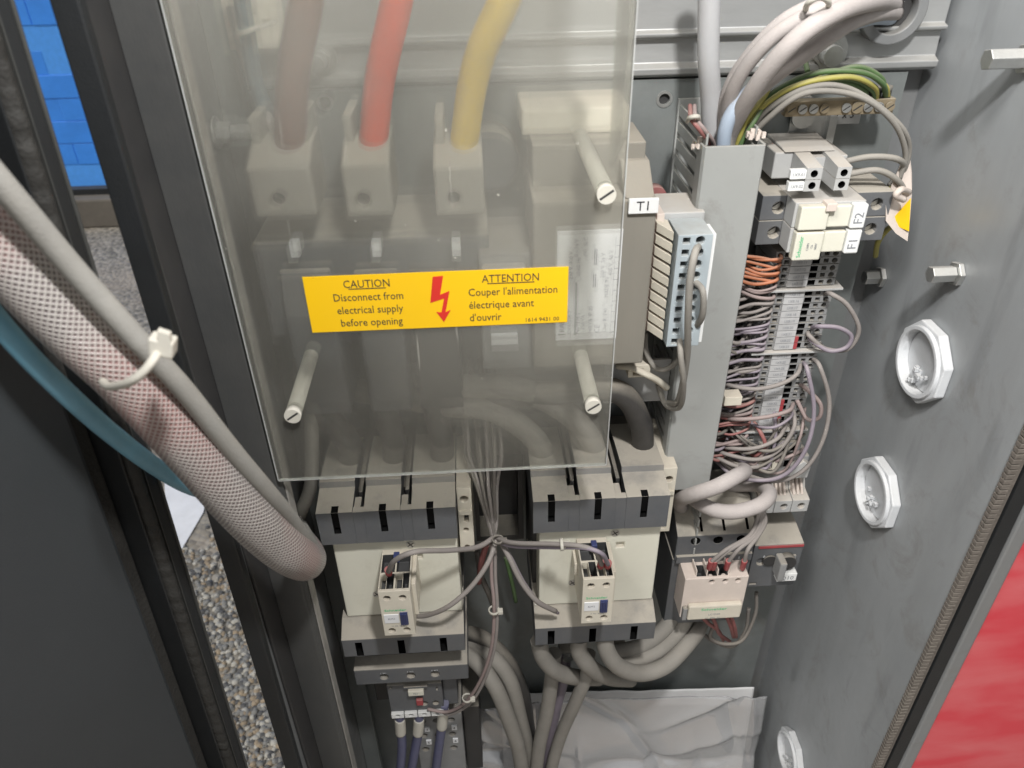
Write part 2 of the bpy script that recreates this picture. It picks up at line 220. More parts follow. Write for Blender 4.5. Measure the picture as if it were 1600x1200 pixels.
# ------------------------------------------------------------------ mesh helper
class MB:
    def __init__(s): s.bm = bmesh.new(); s.uv = None
    def face(s, vs, m=0, sm=False):
        try:
            f = s.bm.faces.new(vs); f.material_index = m; f.smooth = sm; return f
        except ValueError: return None
    def v(s, p): return s.bm.verts.new(p)
    def poly(s, pts, m=0): return s.face([s.v(p) for p in pts], m)
    def _holed(s, o, u, v, w, h, n, holes, m, mh):
        b = bmesh.new(); loops = []; edges = []
        def loop(pp):
            vs = [b.verts.new(o + u * a + v * c) for a, c in pp]
            for i in range(len(vs)): edges.append(b.edges.new((vs[i], vs[(i + 1) % len(vs)])))
        loop([(0, 0), (w, 0), (w, h), (0, h)])
        for hl in holes:
            if hl[0] == 'c':
                _, cx, cy, r, d = hl; k = 12
                pp = [(cx + r * math.cos(2 * math.pi * i / k), cy + r * math.sin(2 * math.pi * i / k)) for i in range(k)]
            else:
                _, a0, a1, c0, c1, d = hl; pp = [(a0, c0), (a1, c0), (a1, c1), (a0, c1)]
            loop(pp); loops.append((pp, d))
        bmesh.ops.triangle_fill(b, use_beauty=True, use_dissolve=False, edges=edges, normal=-n)
        mp_ = {}
        for x in b.verts: mp_[x] = s.v(x.co)
        for f in b.faces: s.face([mp_[x] for x in f.verts], m)
        b.free()
        for pp, d in loops:
            top = [s.v(o + u * a + v * c) for a, c in pp]; bot = [s.v(o + u * a + v * c + n * d) for a, c in pp]
            k = len(pp)
            for i in range(k): s.face([top[i], top[(i + 1) % k], bot[(i + 1) % k], bot[i]], mh if d > .0095 else m)
            s.face(bot[::-1], mh)
    def prism(s, x0, x1, prof, holes={}, m=0, mh=None):
        # prof: (y,z) points starting front bottom, then front top, back top, back bottom
        mh = m if mh is None else mh; k = len(prof)
        for i in range(k):
            p0, p1 = prof[i], prof[(i + 1) % k]; e = Vector((0, p1[0] - p0[0], p1[1] - p0[1])); ln = e.length; e.normalize()
            o = Vector((x0, p0[0], p0[1])); n = Vector((0, e.z, -e.y))
            if i in holes:
                hh = []
                for q in holes[i]:
                    if q[0] == 'c': hh.append(('c', q[1] - x0, q[2], q[3], q[4]))
                    else: hh.append(('r', q[1] - x0, q[2] - x0, q[3], q[4], q[5]))
                s._holed(o, Vector((1, 0, 0)), e, x1 - x0, ln, n, hh, m, mh)
            else:
                s.poly([o, o + Vector((x1 - x0, 0, 0)), o + Vector((x1 - x0, 0, 0)) + e * ln, o + e * ln], m)
        s.poly([(x0, a, b) for a, b in prof], m); s.poly([(x1, a, b) for a, b in prof], m)
        return s
    def box(s, x0, x1, y0, y1, z0, z1, holes=None, m=0, mh=None, top=None):
        hs = {}
        if holes: hs[0] = [(q[0], q[1], q[2] - z0, *q[3:]) if q[0] == 'c' else ('r', q[1], q[2], q[3] - z0, q[4] - z0, q[5]) for q in holes]
        if top: hs[1] = [(q[0], q[1], q[2] - y0, *q[3:]) if q[0] == 'c' else ('r', q[1], q[2], q[3] - y0, q[4] - y0, q[5]) for q in top]
        return s.prism(x0, x1, [(y0, z0), (y0, z1), (y1, z1), (y1, z0)], hs, m, mh)
    def ext(s, pts, vec, m=0):
        a = [s.v(p) for p in pts]; vec = Vector(vec); b = [s.v(Vector(p) + vec) for p in pts]; k = len(pts)
        s.face(a[::-1], m); s.face(b, m)
        for i in range(k): s.face([a[i], a[(i + 1) % k], b[(i + 1) % k], b[i]], m)
        return s
    def cyl(s, c, d, r, h, n=16, m=0, r2=None, sm=True, slot=False):
        c = Vector(c); d = Vector(d).normalized(); q = d.to_track_quat('Z', 'Y'); r2 = r if r2 is None else r2
        P = lambda i, rr, z: c + q @ Vector((rr * math.cos(2 * math.pi * i / n + .26), rr * math.sin(2 * math.pi * i / n + .26), z))
        a = [s.v(P(i, r, 0)) for i in range(n)]; b = [s.v(P(i, r2, h)) for i in range(n)]
        for i in range(n): s.face([a[i], a[(i + 1) % n], b[(i + 1) % n], b[i]], m, sm and n > 8)
        s.face(a[::-1], m); s.face(b, m)
        return s
    def ring(s, c, d, ro, ri, h, n=24, m=0, rot=0):
        c = Vector(c); d = Vector(d).normalized(); q = d.to_track_quat('Z', 'Y')
        P = lambda i, rr, z: c + q @ Vector((rr * math.cos(2 * math.pi * i / n + rot), rr * math.sin(2 * math.pi * i / n + rot), z))
        L4 = [[s.v(P(i, rr, z)) for i in range(n)] for rr, z in ((ro, 0), (ro, h), (ri, h), (ri, 0))]
        for k in range(4):
            A, B = L4[k], L4[(k + 1) % 4]
            for i in range(n): s.face([A[i], A[(i + 1) % n], B[(i + 1) % n], B[i]], m, n > 12 and k in (0, 2))
        return s
    def tube(s, pts, r, n=10, m=0, sub=8, rr=None):
        pts = [Vector(p) for p in pts]; P = []
        if len(pts) == 2: pts = [pts[0], (pts[0] + pts[1]) / 2, pts[1]]
        ext = [pts[0] * 2 - pts[1]] + pts + [pts[-1] * 2 - pts[-2]]
        for i in range(1, len(ext) - 2):
            p0, p1, p2, p3 = ext[i - 1:i + 3]
            for j in range(sub):
                t = j / sub
                P.append(.5 * ((2 * p1) + (p2 - p0) * t + (2 * p0 - 5 * p1 + 4 * p2 - p3) * t * t + (3 * p1 - p0 - 3 * p2 + p3) * t ** 3))
        P.append(pts[-1])
        uvl = s.bm.loops.layers.uv.verify()
        up = Vector((0.31, -.9, .2)).normalized(); prev = None; dist = 0; cnt = len(P)
        for i, p in enumerate(P):
            T = (P[min(i + 1, cnt - 1)] - P[max(i - 1, 0)])
            if T.length < 1e-9: T = Vector((0, 0, 1))
            T.normalize(); a = up - T * up.dot(T)
            if a.length < 1e-4: a = T.orthogonal()
            a.normalize(); up = a; b = T.cross(a)
            if i: dist += (p - P[i - 1]).length
            rad = r * (rr(i / (cnt - 1)) if rr else 1)
            ringv = [s.v(p + (a * math.cos(2 * math.pi * k / n) + b * math.sin(2 * math.pi * k / n)) * rad) for k in range(n)]
            if prev:
                for k in range(n):
                    f = s.face([prev[0][k], prev[0][(k + 1) % n], ringv[(k + 1) % n], ringv[k]], m, True)
                    if f:
                        for lp, q in zip(f.loops, ((k / n, prev[1]), ((k + 1) / n, prev[1]), ((k + 1) / n, dist), (k / n, dist))): lp[uvl].uv = q
            else: s.face(ringv[::-1], m)
            prev = (ringv, dist)
        s.face(prev[0], m)
        return s
LIVE = []
def build(name, mb, mats, root=None, origin=None, bevel=0, merge=True, kind=None, label=None):
    bm = mb.bm
    if merge: bmesh.ops.remove_doubles(bm, verts=bm.verts, dist=2e-6)
    bmesh.ops.recalc_face_normals(bm, faces=bm.faces)
    if root is not None: o = Vector(root['org'])
    elif origin is not None: o = Vector(origin)
    else:
        lo = Vector([min(v.co[i] for v in bm.verts) for i in range(3)]); hi = Vector([max(v.co[i] for v in bm.verts) for i in range(3)]); o = (lo + hi) / 2
    bmesh.ops.translate(bm, verts=bm.verts, vec=-o)
    me = bpy.data.meshes.new(name); bm.to_mesh(me); bm.free()
    if not isinstance(mats, (list, tuple)): mats = [mats]
    for m in mats: me.materials.append(m)
    ob = bpy.data.objects.new(name, me); COL.objects.link(ob)
    if root is not None: 
        top = root; ob.parent = root; ob['org'] = tuple(o)
    else: ob.location = o; ob['org'] = tuple(o)
    if bevel:
        bv = ob.modifiers.new('bevel', 'BEVEL'); bv.width = bevel; bv.segments = 2; bv.limit_method = 'ANGLE'; bv.angle_limit = math.radians(40); bv.harden_normals = False
    if kind: ob['kind'] = kind
    if label: ob['label'] = label
    LIVE.append(ob)
    return ob
def thing(name, loc, label, cat, group=None):
    o = bpy.data.objects.new(name, None); COL.objects.link(o); o.location = loc; o['org'] = tuple(loc); o.empty_display_size = .01
    o['label'] = label; o['category'] = cat
    if group: o['group'] = group
    LIVE.append(o); return o
def tag(o, label, cat, group=None):
    o['label'] = label; o['category'] = cat
    if group: o['group'] = group
    return o
def dup(o, delta, label=None):
    def cp(s, par):
        c = s.copy(); COL.objects.link(c); LIVE.append(c)
        if par: c.parent = par
        for ch in list(s.children): cp(ch, c)
        return c
    c = cp(o, None); c.location = o.location + Vector(delta)
    if label: c['label'] = label
    return c
def share(name, src, root, delta):
    c = bpy.data.objects.new(name, src.data); COL.objects.link(c); c.parent = root; c.location = Vector(delta)
    for md in src.modifiers:
        b = c.modifiers.new(md.name, md.type); b.width = md.width; b.segments = md.segments; b.limit_method = md.limit_method; b.angle_limit = md.angle_limit
    c['org'] = tuple(Vector(root['org']) ); LIVE.append(c); return c
def text(body, pos, size, m, root, rot=0, align='LEFT', face='front', sx=1.0, depth=.00005):
    cu = bpy.data.curves.new('tmp', 'FONT'); cu.body = body; cu.size = size; cu.align_x = align; cu.align_y = 'CENTER'; cu.extrude = depth; cu.resolution_u = 2
    ob = bpy.data.objects.new('tmp', cu); me = bpy.data.meshes.new_from_object(ob)
    rm = Matrix.Rotation(math.pi / 2, 4, 'X') @ Matrix.Rotation(rot, 4, 'Z') @ Matrix.Diagonal((sx, 1, 1, 1))
    me.transform(Matrix.Translation(Vector(pos) - Vector(root['org'])) @ rm)
    bpy.data.objects.remove(ob); bpy.data.curves.remove(cu)
    me.name = 'lettering'; me.materials.clear(); me.materials.append(m)
    o = bpy.data.objects.new('lettering', me); COL.objects.link(o); o.parent = root; o['org'] = root['org']; LIVE.append(o)
    return o
FRONT = Vector((0, -1, 0))
def screw(root, c, r, name='screw', m=m_steel, d=(0, -1, 0), h=.0015, cross=False):
    c = Vector(c); d = Vector(d).normalized(); q = d.to_track_quat('Z', 'Y')
    mb = MB(); mb.cyl(c, d, r, h, 16)
    o = build(name, mb, m, root)
    s = MB()
    for k in range(2 if cross else 1):
        qq = q @ Matrix.Rotation(.6 + k * math.pi / 2, 3, 'Z').to_quaternion()
        a = qq @ Vector((1, 0, 0)); b = qq @ Vector((0, 1, 0)); z = c + d * (h + .00005 + k * .00003)
        s.poly([z + a * r * .85 + b * r * .13, z - a * r * .85 + b * r * .13, z - a * r * .85 - b * r * .13, z + a * r * .85 - b * r * .13])
    build('screw_slot', s, m_black, o, merge=False)
    return o
def wire(name, pts, r, m, label, cat='wire', group=None, n=8, sub=8):
    P = [at(*p) if len(p) == 3 and abs(p[0]) > 2 else Vector(p) for p in pts]
    mb = MB(); mb.tube(P, r, n, 0, sub)
    return tag(build(name, mb, m, merge=False), label, cat, group)
def struct(name, mb, m, **k):
    return build(name, mb, m, kind='structure', **k)
# ================================================================== the outdoors seen past the cabinet
WY = 3.3
zb = at(150, 290, WY).z; GZ = at(165, 356, WY - .12).z
g = MB(); g.poly([(-60, -60, GZ), (60, -60, GZ), (60, 60, GZ), (-60, 60, GZ)]); struct('ground', g, m_grnd, origin=(0, 0, GZ), merge=False)
g = MB(); pp = [atz(x, y, GZ + .004) for x, y in ((255, 725), (330, 735), (318, 800), (284, 858), (262, 842))]
g.poly(pp); tag(build('painted_line', g, m_paper), 'worn white painted patch on the ground beside the cabinet', 'road marking')
# loose pebbles
g = MB(); rp = random.Random(3)
for i in range(5200):
    yy = rp.uniform(.25, 1.6); c = atz(rp.uniform(150, 420) if yy > .8 else rp.uniform(230, 480), 600, GZ); 
    px = rp.uniform(240, 440); py = rp.uniform(690, 1230)
    if py < 862 and px < 335 + 0: continue
    q0 = atz(px, py, GZ); r = rp.uniform(.003, .009)
    q = q0 + Vector((rp.uniform(-.02, .02), rp.uniform(-.02, .02), r * .25))
    mi = rp.choice((0, 0, 1, 2, 3)); ca_ = rp.uniform(0, 6); ra, rb = r, r * rp.uniform(.6, 1)
    mk = lambda n_, rr, hh: [g.v(q + Vector((math.cos(ca_) * math.cos(t_) * ra * rr - math.sin(ca_) * math.sin(t_) * rb * rr, math.sin(ca_) * math.cos(t_) * ra * rr + math.cos(ca_) * math.sin(t_) * rb * rr, hh * r))) for t_ in [2 * math.pi * k_ / n_ for k_ in range(n_)]]
    lo_r, mid_r, top_v = mk(6, 1, 0), mk(6, .8, .38), g.v(q + Vector((0, 0, r * .55)))
    for k_ in range(6):
        g.face([lo_r[k_], lo_r[(k_ + 1) % 6], mid_r[(k_ + 1) % 6], mid_r[k_]], mi, True); g.face([mid_r[k_], mid_r[(k_ + 1) % 6], top_v], mi, True)
pb = build('gravel', g, [mat('pebble grey', (.20, .195, .18), .8, var=.3), mat('pebble pale', (.40, .38, .33), .8, var=.2), mat('pebble tan', (.28, .22, .15), .8, var=.2), mat('pebble dark', (.09, .088, .085), .8, var=.3)], kind='stuff', merge=False)
tag(pb, 'small rounded pebbles set in the ground between door and cabinet', 'gravel')
# blue wall
bw = thing('brick_wall', (-1.6, WY, GZ), 'bright blue painted brick wall standing behind the open door', 'wall')
g = MB(); g.box(-4.2, .8, WY + .0018, WY + .25, zb, zb + 4.2); build('mortar_backing', g, mat('pale blue joint', (.08, .34, .90), .7, var=.1), bw)
g = MB(); g.box(-4.2, .8, WY - .12, WY + .26, GZ, zb - .03); build('plinth', g, m_conc, bw, bevel=.01)
g = MB(); g.box(-4.2, .8, WY - .05, WY + .26, zb - .03, zb); build('plinth_cap', g, m_dark, bw)
br = None; bl = .295; bh = .103; br0 = None
for row in range(22):
    for c in range(9):
        x = -3.3 + c * (bl + .003) + (row % 2) * .15; z = zb + .004 + row * (bh + .003)
        if br is None:
            q = MB(); q.box(-.0 + x, x + bl, WY - rp.uniform(0, .004), WY + .03, z, z + bh); br = build('brick', q, m_bbrick, bw, bevel=.0018); br0 = (x, z)
        else: share('brick', br, bw, (x - br0[0], rp.uniform(-.003, .003), z - br0[1]))
# ================================================================== cabinet shell
XL, XR, YF, YB = -.180, .358, -.212, .022
ZT, ZBOT = .34, -1.12
cab = thing('electrical_cabinet', (.09, YB, ZBOT), 'open grey steel electrical cabinet holding all the switchgear', 'cabinet')
g = MB(); g.box(XL - .002, XR + .05, YB, YB + .002, ZBOT, ZT); build('back_wall', g, m_paint, cab)
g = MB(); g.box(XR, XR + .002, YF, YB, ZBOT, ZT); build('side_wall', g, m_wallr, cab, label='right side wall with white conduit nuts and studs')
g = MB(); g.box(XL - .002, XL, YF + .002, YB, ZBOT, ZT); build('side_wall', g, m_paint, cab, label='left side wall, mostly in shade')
g = MB(); g.box(XL - .002, XR + .05, YF, YB, ZBOT - .003, ZBOT); build('floor_panel', g, m_paint, cab)
g = MB(); g.box(XL - .002, XR + .05, YF, YB, ZT, ZT + .003); build('top_panel', g, m_paint, cab)
# left front frame : outer lip, dark channel, post
g = MB(); g.ext([(XL - .016, YF - .004, ZBOT), (XL - .003, YF - .004, ZBOT), (XL - .003, YF + .004, ZBOT), (XL - .016, YF + .004, ZBOT)], (.018, 0, ZT - ZBOT)); build('front_lip', g, m_dark, cab, bevel=.0012)
g = MB(); g.ext([(XL + .0002, YF + .016, ZBOT), (XL + .003, YF + .016, ZBOT), (XL + .003, YF + .046, ZBOT), (XL + .0002, YF + .046, ZBOT)], (0, 0, ZT - ZBOT)); build('channel_strip', g, m_black, cab, bevel=.001)  # black strip lining the recess between lip and post
a = at(240, 0, -.15).x
g = MB(); g.ext([(XL + .003, -.168, ZBOT), (-.1535, -.168, ZBOT), (-.1525, -.166, ZBOT), (-.1500, -.166, ZBOT), (-.1500, -.150, ZBOT), (XL + .003, -.150, ZBOT)], (0, 0, ZT - ZBOT)); build('upright_post', g, mat('dark grey post paint', (.046, .050, .053), .42, .1, .18, 12, .4, .1, .06, 700, stretch=(1, 1, .3)), cab, bevel=.0008)
g = MB(); g.ext([(-.1498, -.163, ZBOT), (-.1485, -.163, ZBOT), (-.1485, -.152, ZBOT), (-.1498, -.152, ZBOT)], (0, 0, ZT - ZBOT)); build('post_trim', g, m_edge, cab)
g = MB(); g.ext([(XL + .0003, -.02, ZBOT), (XL + .02, -.02, ZBOT), (XL + .02, -.012, ZBOT), (XL + .0003, -.012, ZBOT)], (0, 0, ZT - ZBOT)); build('plate_bracket', g, m_plate, cab, bevel=.0008)
# right front frame: gasket, channel, flange, light edge
z0, z1 = ZBOT, ZT
def vstrip(name, pts, m, root=cab, bevel=.0006):
    g = MB(); g.ext([(x, y, z0) for x, y in pts], (0, 0, z1 - z0)); return build(name, g, m, root, bevel=bevel)
vstrip('gasket_channel', [(XR + .0025, YF), (XR + .012, YF), (XR + .012, YF + .02), (XR + .0025, YF + .02)], m_brown)
g = MB(); z = z0
while z < z1 - .01:
    g.box(XR - .0015, XR + .0045, YF - .005, YF - .0003, z, z + .0032); z += .0046
build('gasket', g, m_brown, cab, kind='stuff', merge=False)
vstrip('front_flange', [(XR + .0125, YF - .002), (XR + .024, YF - .002), (XR + .024, YF + .02), (XR + .0125, YF + .02)], m_dark)
vstrip('flange_edge', [(XR + .0245, YF - .004), (XR + .037, YF - .004), (XR + .037, YF + .018), (XR + .0245, YF + .018)], m_paint, bevel=.002)
rp_ = thing('machine_panel', (.7, YF, ZBOT), 'dusty red painted machine panel right of the cabinet', 'panel')
g = MB(); g.box(XR + .039, 1.5, YF + .002, YF + .05, ZBOT, ZT); build('panel_face', g, m_redp, rp_, bevel=.003)
# mounting plate and rails
zp = at(900, 128, 0).z
g = MB(); hp = [at(1038, 155, 0), at(508, 160, 0)]
g.box(-.176, .334, 0, .003, ZBOT + .05, zp, holes=[('c', q.x, q.z, .0042, .003) for q in hp], mh=0)
mp_o = thing('mounting_plate', (.08, .003, ZBOT + .05), 'galvanised mounting plate behind all the devices', 'plate')
build('plate_sheet', g, m_plate, mp_o)
g = MB()
for q in hp: g.ring((q.x, -.0006, q.z), (0, 1, 0), .0062, .0042, .0005, 20)
build('hole_rim', g, m_steel, mp_o)
g = MB()
for q in hp: g.cyl((q.x, .0026, q.z), (0, 1, 0), .0041, .0004, 16)
build('hole_shadow_disc', g, m_black, mp_o)  # black discs painted in as the shadow inside the plate holes
rl = thing('crossrail', (.08, 0, zp), 'folded zinc crossrail across the top of the cabinet', 'rail')
zr = at(900, 58, 0).z
g = MB(); g.prism(-.182, .353, [(.0, zp + .0015), (-.004, zp + .004), (-.0045, zp + .0085), (.002, zp + .011), (.003, zr - .003), (-.004, zr - .001), (-.0045, zr + .0015), (.001, zr + .003), (.001, ZT - .02), (.018, ZT - .02), (.018, zp + .0015)]); build('rail_profile', g, m_rail, rl, bevel=.0008)
# ================================================================== door on the left
HY = YF - .02; HX = at(390, 1200, HY).x; _b = at(390, 1200, HY); _a = at(25, 0, HY); SL = (_a.x - _b.x) / (_a.z - _b.z); HX = _b.x + (ZBOT - _b.z) * SL
ang = math.radians(114); DV = Vector((math.cos(ang) * 1, -math.sin(ang), 0)); DV = Vector((-abs(math.cos(ang)), -abs(math.sin(ang)), 0)); DN = Vector((-DV.y, DV.x, 0)) * 1.0
if DN.x < 0: DN = -DN
m_ddoor = mat('door rim paint', (.04, .043, .043), .45, .1, .2, 20, .3, .08, .08, 900)
SK = .60
door = thing('cabinet_door', (HX, HY, ZBOT), 'open dark grey cabinet door with black rubber seal along its edge', 'door')
def dstrip(name, prof, m, bevel=.0008):
    prof = [(s * SK if s < .1 else s, n) for s, n in prof]
    g = MB(); H = Vector((HX, HY, ZBOT + .02)); g.ext([H + DV * s + DN * n for s, n in prof], (SL * (ZT - ZBOT), 0, ZT - ZBOT - .02)); return build(name, g, m, door, bevel=bevel)
dstrip('door_skin', [(0, -.022), (.62, -.022), (.62, -.0185), (0, -.0185)], m_door)
dstrip('door_edge', [(0, -.018), (.0035, -.018), (.0035, 0), (0, 0)], m_ddoor, .001)
dstrip('edge_return', [(.004, -.003), (.016, -.003), (.016, -.0005), (.004, -.0005)], m_dark)
dstrip('seal_channel', [(.0165, -.018), (.0177, -.018), (.0177, .001), (.0165, .001)], m_ddoor, .0004)
dstrip('seal_channel', [(.036, -.018), (.038, -.018), (.038, .001), (.036, .001)], m_dark, .0006)
g = MB(); H = Vector((HX, HY, ZBOT + .02)); z = 0; 
sec = [(.0195, -.018), (.0195, -.004), (.023, .004), (.030, .005), (.035, -.004), (.035, -.018)]
prev = None; i = 0
while z < ZT - ZBOT - .03:
    w_ = (.0005 * math.sin(i * 1.9) + R_.uniform(-.0006, .0006)); cur = [g.v(H + DV * (s * SK + (w_ * .6 if n > -.01 else 0)) + DN * (n + (w_ if n > -.01 else 0)) + Vector((SL * z, 0, z))) for s, n in sec]
    if prev:
        for k in range(len(sec) - 1): g.face([prev[k], prev[k + 1], cur[k + 1], cur[k]], 0, True)
    prev = cur; z += .0035; i += 1
build('rubber_seal', g, m_rub, door, merge=False)
dstrip('gap_shade_strip', [(.0385, -.0182), (.0525, -.0182), (.0525, -.0165), (.0385, -.0165)], m_rub)  # black strip put in for the dark gap between seal and panel
dstrip('inner_panel', [(.054, -.016), (.60, -.016), (.60, -.011), (.056, -.011)], m_door, .003)
# ================================================================== contactors
X0, X1 = -.1425, -.0275; W = X1 - X0
def make_contactor():
    t = thing('contactor', (X0 + W / 2, 0, -.53), 'large cream and slate contactor on the left under the yellow sticker', 'contactor', 'pair of large contactors')
    g = MB(); g.box(X0 + .002, X1 - .001, -.09, -.002, -.612, -.447); build('housing', g, m_black, t, bevel=.001)
    g = MB(); g.box(X0 + .006, X1 - .0015, -.1185, -.088, -.5785, -.462, holes=[('r', X1 - .052 + .012, X1 - .052 + .019, -.507, -.501, .004)]); fc = build('front_cover', g, m_cream, t, bevel=.0012)
    for sx_, sz in ((X0 + .073, -.4885), (X0 + .037, -.5495)):
        screw(t, (sx_, -.1183, sz), .0038, cross=True, h=.0008)
    # three terminal hoods with slots
    pitch = .0392
    for i in range(3):
        hx = X0 + i * pitch; wd = .030 if i < 2 else W - 2 * pitch
        sl = hx + .0125
        prof = [(-.128, -.4745), (-.128, -.4385), (-.101, -.4345), (-.099, -.4295), (-.06, -.4315), (-.03, -.436), (-.03, -.4745)]
        g = MB(); g.prism(hx, hx + wd, prof, {0: [('r', sl, sl + .0058, .0125, .0359, .02)], 1: [('r', sl, sl + .0058, .0002, .0072, .02)]}, 0, 1)
        hd = build('terminal_hood', g, [m_slate, m_recess_shade], t, bevel=.0012)
        if i < 2:
            g = MB(); g.prism(hx + wd + .0002, hx + pitch - .0032, [(-.1275, -.4745), (-.1275, -.4405), (-.108, -.4395), (-.1075, -.455), (-.03, -.4745)]); build('phase_barrier', g, m_slate, t, bevel=.0006)
            g = MB(); g.prism(hx + wd + .0001, hx + pitch - .0001, [(-.1277, -.4745), (-.1277, -.4392), (-.1215, -.4388), (-.1215, -.4745)]); build('phase_barrier', g, m_slate, t)
            g = MB(); g.prism(hx + wd + .0035, hx + wd + .0065, [(-.107, -.4548), (-.1065, -.436), (-.03, -.436), (-.03, -.4548)]); build('phase_barrier', g, m_black, t)
    # lower shroud
    prof = [(-.1365, -.6135), (-.1365, -.5895), (-.1195, -.5792), (-.03, -.5792), (-.03, -.6135)]
    hl = []
    for i in range(3):
        sl = X0 + .013 + i * pitch; hl.append(('r', sl, sl + .0062, .0005, .0195, .018))
    g = MB(); g.prism(X0 + .001, X1 - .0005, prof, {0: hl}, 0, 1); build('lower_shroud', g, [m_slate, m_recess_shade], t, bevel=.001)
    return t
cL = make_contactor()
DX = .1795
cR = dup(cL, (DX, 0, .001), 'large cream and slate contactor on the right beside the grey wire duct')
# side auxiliary strips
def side_strip(x0, label):
    t = thing('side_contact_block', (x0, 0, -.53), label, 'contact block', 'narrow contact strips on the contactor sides')
    g = MB(); g.box(x0, x0 + .0125, -.112, -.04, -.508, -.432, holes=[('c', x0 + .006, -.445, .0036, .008), ('r', x0 + .005, x0 + .009, -.472, -.461, .006), ('c', x0 + .006, -.481, .0025, .006), ('c', x0 + .006, -.502, .0025, .006)], mh=1)
    build('block_body', g, [m_cream2, m_holeb], t, bevel=.0006)
    g = MB(); g.box(x0 + .001, x0 + .0115, -.1145, -.1122, -.461, -.457); build('clip', g, m_cream2, t)
    return t
sL = side_strip(X1 + .0008, 'narrow cream contact strip on the right flank of the left contactor')
sR = dup(sL, (DX - .001, .012, .0), 'narrow cream contact strip on the right flank of the right contactor')
# auxiliary blocks on the fronts
def aux_block(cx):
    t = thing('auxiliary_contact_block', (cx, -.119, -.52), 'cream clip on contact block on the left contactor', 'contact block', 'clip on contact blocks with green lettering')
    w_ = .0265; x0 = cx - w_ / 2; x1 = cx + w_ / 2; zt, zb_ = -.493, -.549; yf = -.166
    h1 = [('c', x0 + .0068, zt - .0085, .0031, .007), ('c', x1 - .0068, zt - .0085, .0031, .007), ('c', x0 + .0068, zb_ + .0065, .0031, .007), ('c', x1 - .0068, zb_ + .0065, .0031, .007)]
    tp = [('r', x0 + .0012, x0 + .0062, yf + .003, yf + .019, .008), ('r', x0 + .0068, cx - .0008, yf + .003, yf + .019, .014), ('r', cx + .0008, x1 - .0068, yf + .003, yf + .019, .008), ('r', x1 - .0062, x1 - .0012, yf + .003, yf + .019, .014),
          ('r', x0 + .0012, cx - .0008, yf + .021, yf + .041, .010), ('r', cx + .0008, x1 - .0012, yf + .021, yf + .041, .010)]
    g = MB(); g.box(x0, x1, yf, -.119, zb_, zt, holes=h1, top=tp, mh=1); build('block_body', g, [m_cream2, m_holeb], t, bevel=.0005)
    g = MB(); g.box(x1, x1 + .0035, yf + .012, -.119, zt - .045, zt - .006); build('side_latch', g, m_cream2, t, bevel=.0005)
    g = MB(); g.box(x0 - .003, x0, yf + .03, -.119, zt - .028, zt - .014); build('side_latch', g, m_cream2, t, bevel=.0005)
    for q in h1:
        screw(t, (q[1], yf + .0068, q[2]), .0027, 'terminal_screw', h=.0012)
    g = MB(); g.box(x0 + .002, x0 + .0145, yf - .0006, yf + .0001, -.532, -.5215); build('label_plate', g, m_label, t)
    text('KM1', (x0 + .0083, yf - .0007, -.5268), .0034, m_inkg, t, align='CENTER')
    g = MB()
    for k in range(4): g.box(x1 - .0105 + k * .0014, x1 - .0095 + k * .0014, yf - .0022, yf + .0001, -.5335, -.5205)
    g.box(x1 - .011, x1 - .0045, yf - .001, yf + .0001, -.5345, -.5195)
    build('blue_slider', g, m_bluep, t, merge=False)
    text('Schneider', (cx - .001, yf - .0002, -.5165), .0037, m_green, t, align='CENTER', sx=1.25)
    text('14  NO  22  NC', (cx, yf - .0002, -.5365), .0018, m_inkg, t, align='CENTER')
    g = MB(); g.box(cx - .002, cx + .003, -.135, -.128, zt, zt + .0065); build('yoke_pin', g, m_bluep, t, bevel=.0006)
    return t
ca = at(619, 950, -.166).x
aL = aux_block(ca)
cb = at(934, 935, -.166)
aR = dup(aL, (cb.x - ca, 0, .0015), 'cream clip on contact block on the right contactor')
a = at(722, 735, -.05); b = at(826, 740, -.05); c = at(770, 850, -.05)
bxx = thing('wiring_duct', ((a.x + b.x) / 2, 0, c.z), 'added black box that darkens the gap between the two contactors', 'duct')  # black box added only to make the gap between contactors dark
g = MB(); g.box(X1 + .014, X0 + DX - .003, -.045, -.002, c.z, c.z + .11, holes=[('r', X1 + .018, X0 + DX - .008, c.z + .006, c.z + .10, .03)]); build('dark_gap_box', g, m_black, bxx)
# ================================================================== overload relay below the left contactor
ol = thing('overload_relay', (-.085, 0, -.7), 'slate thermal relay with red button hanging under the left contactor', 'relay')
p0 = at(552, 1048, -.124); p1 = at(731, 1042, -.124); zt = at(640, 1043, -.124).z; zb2 = at(640, 1066, -.124).z
hh = [('c', at(x, y, -.124).x, (zt + zb2) / 2 - .001, .0042, .009) for x, y in ((599, 1052), (641, 1050), (679, 1047))]
g = MB(); g.prism(p0.x, p1.x, [(-.124, zb2), (-.124, zt), (-.106, zt + .002), (-.04, zt + .002), (-.04, zb2)], {0: [('c', q[1], q[2] - zb2, q[3], q[4]) for q in hh]}, 0, 1); build('terminal_cover', g, [m_slate, m_recess_shade], ol, bevel=.001)
for q in hh: screw(ol, (q[1], -.1155, q[2]), .0034, 'terminal_screw', h=.001)
for q, s in zip(hh, ('1  2/L1', '3  4/L2', '5  6/L3')): text(s, (q[1], -.1242, q[2] + .0062), .0022, m_label, ol, align='CENTER')
x0, x1 = at(607, 1090, -.112).x, at(692, 1090, -.112).x; zt, zb_ = at(650, 1069, -.112).z, at(650, 1116, -.112).z
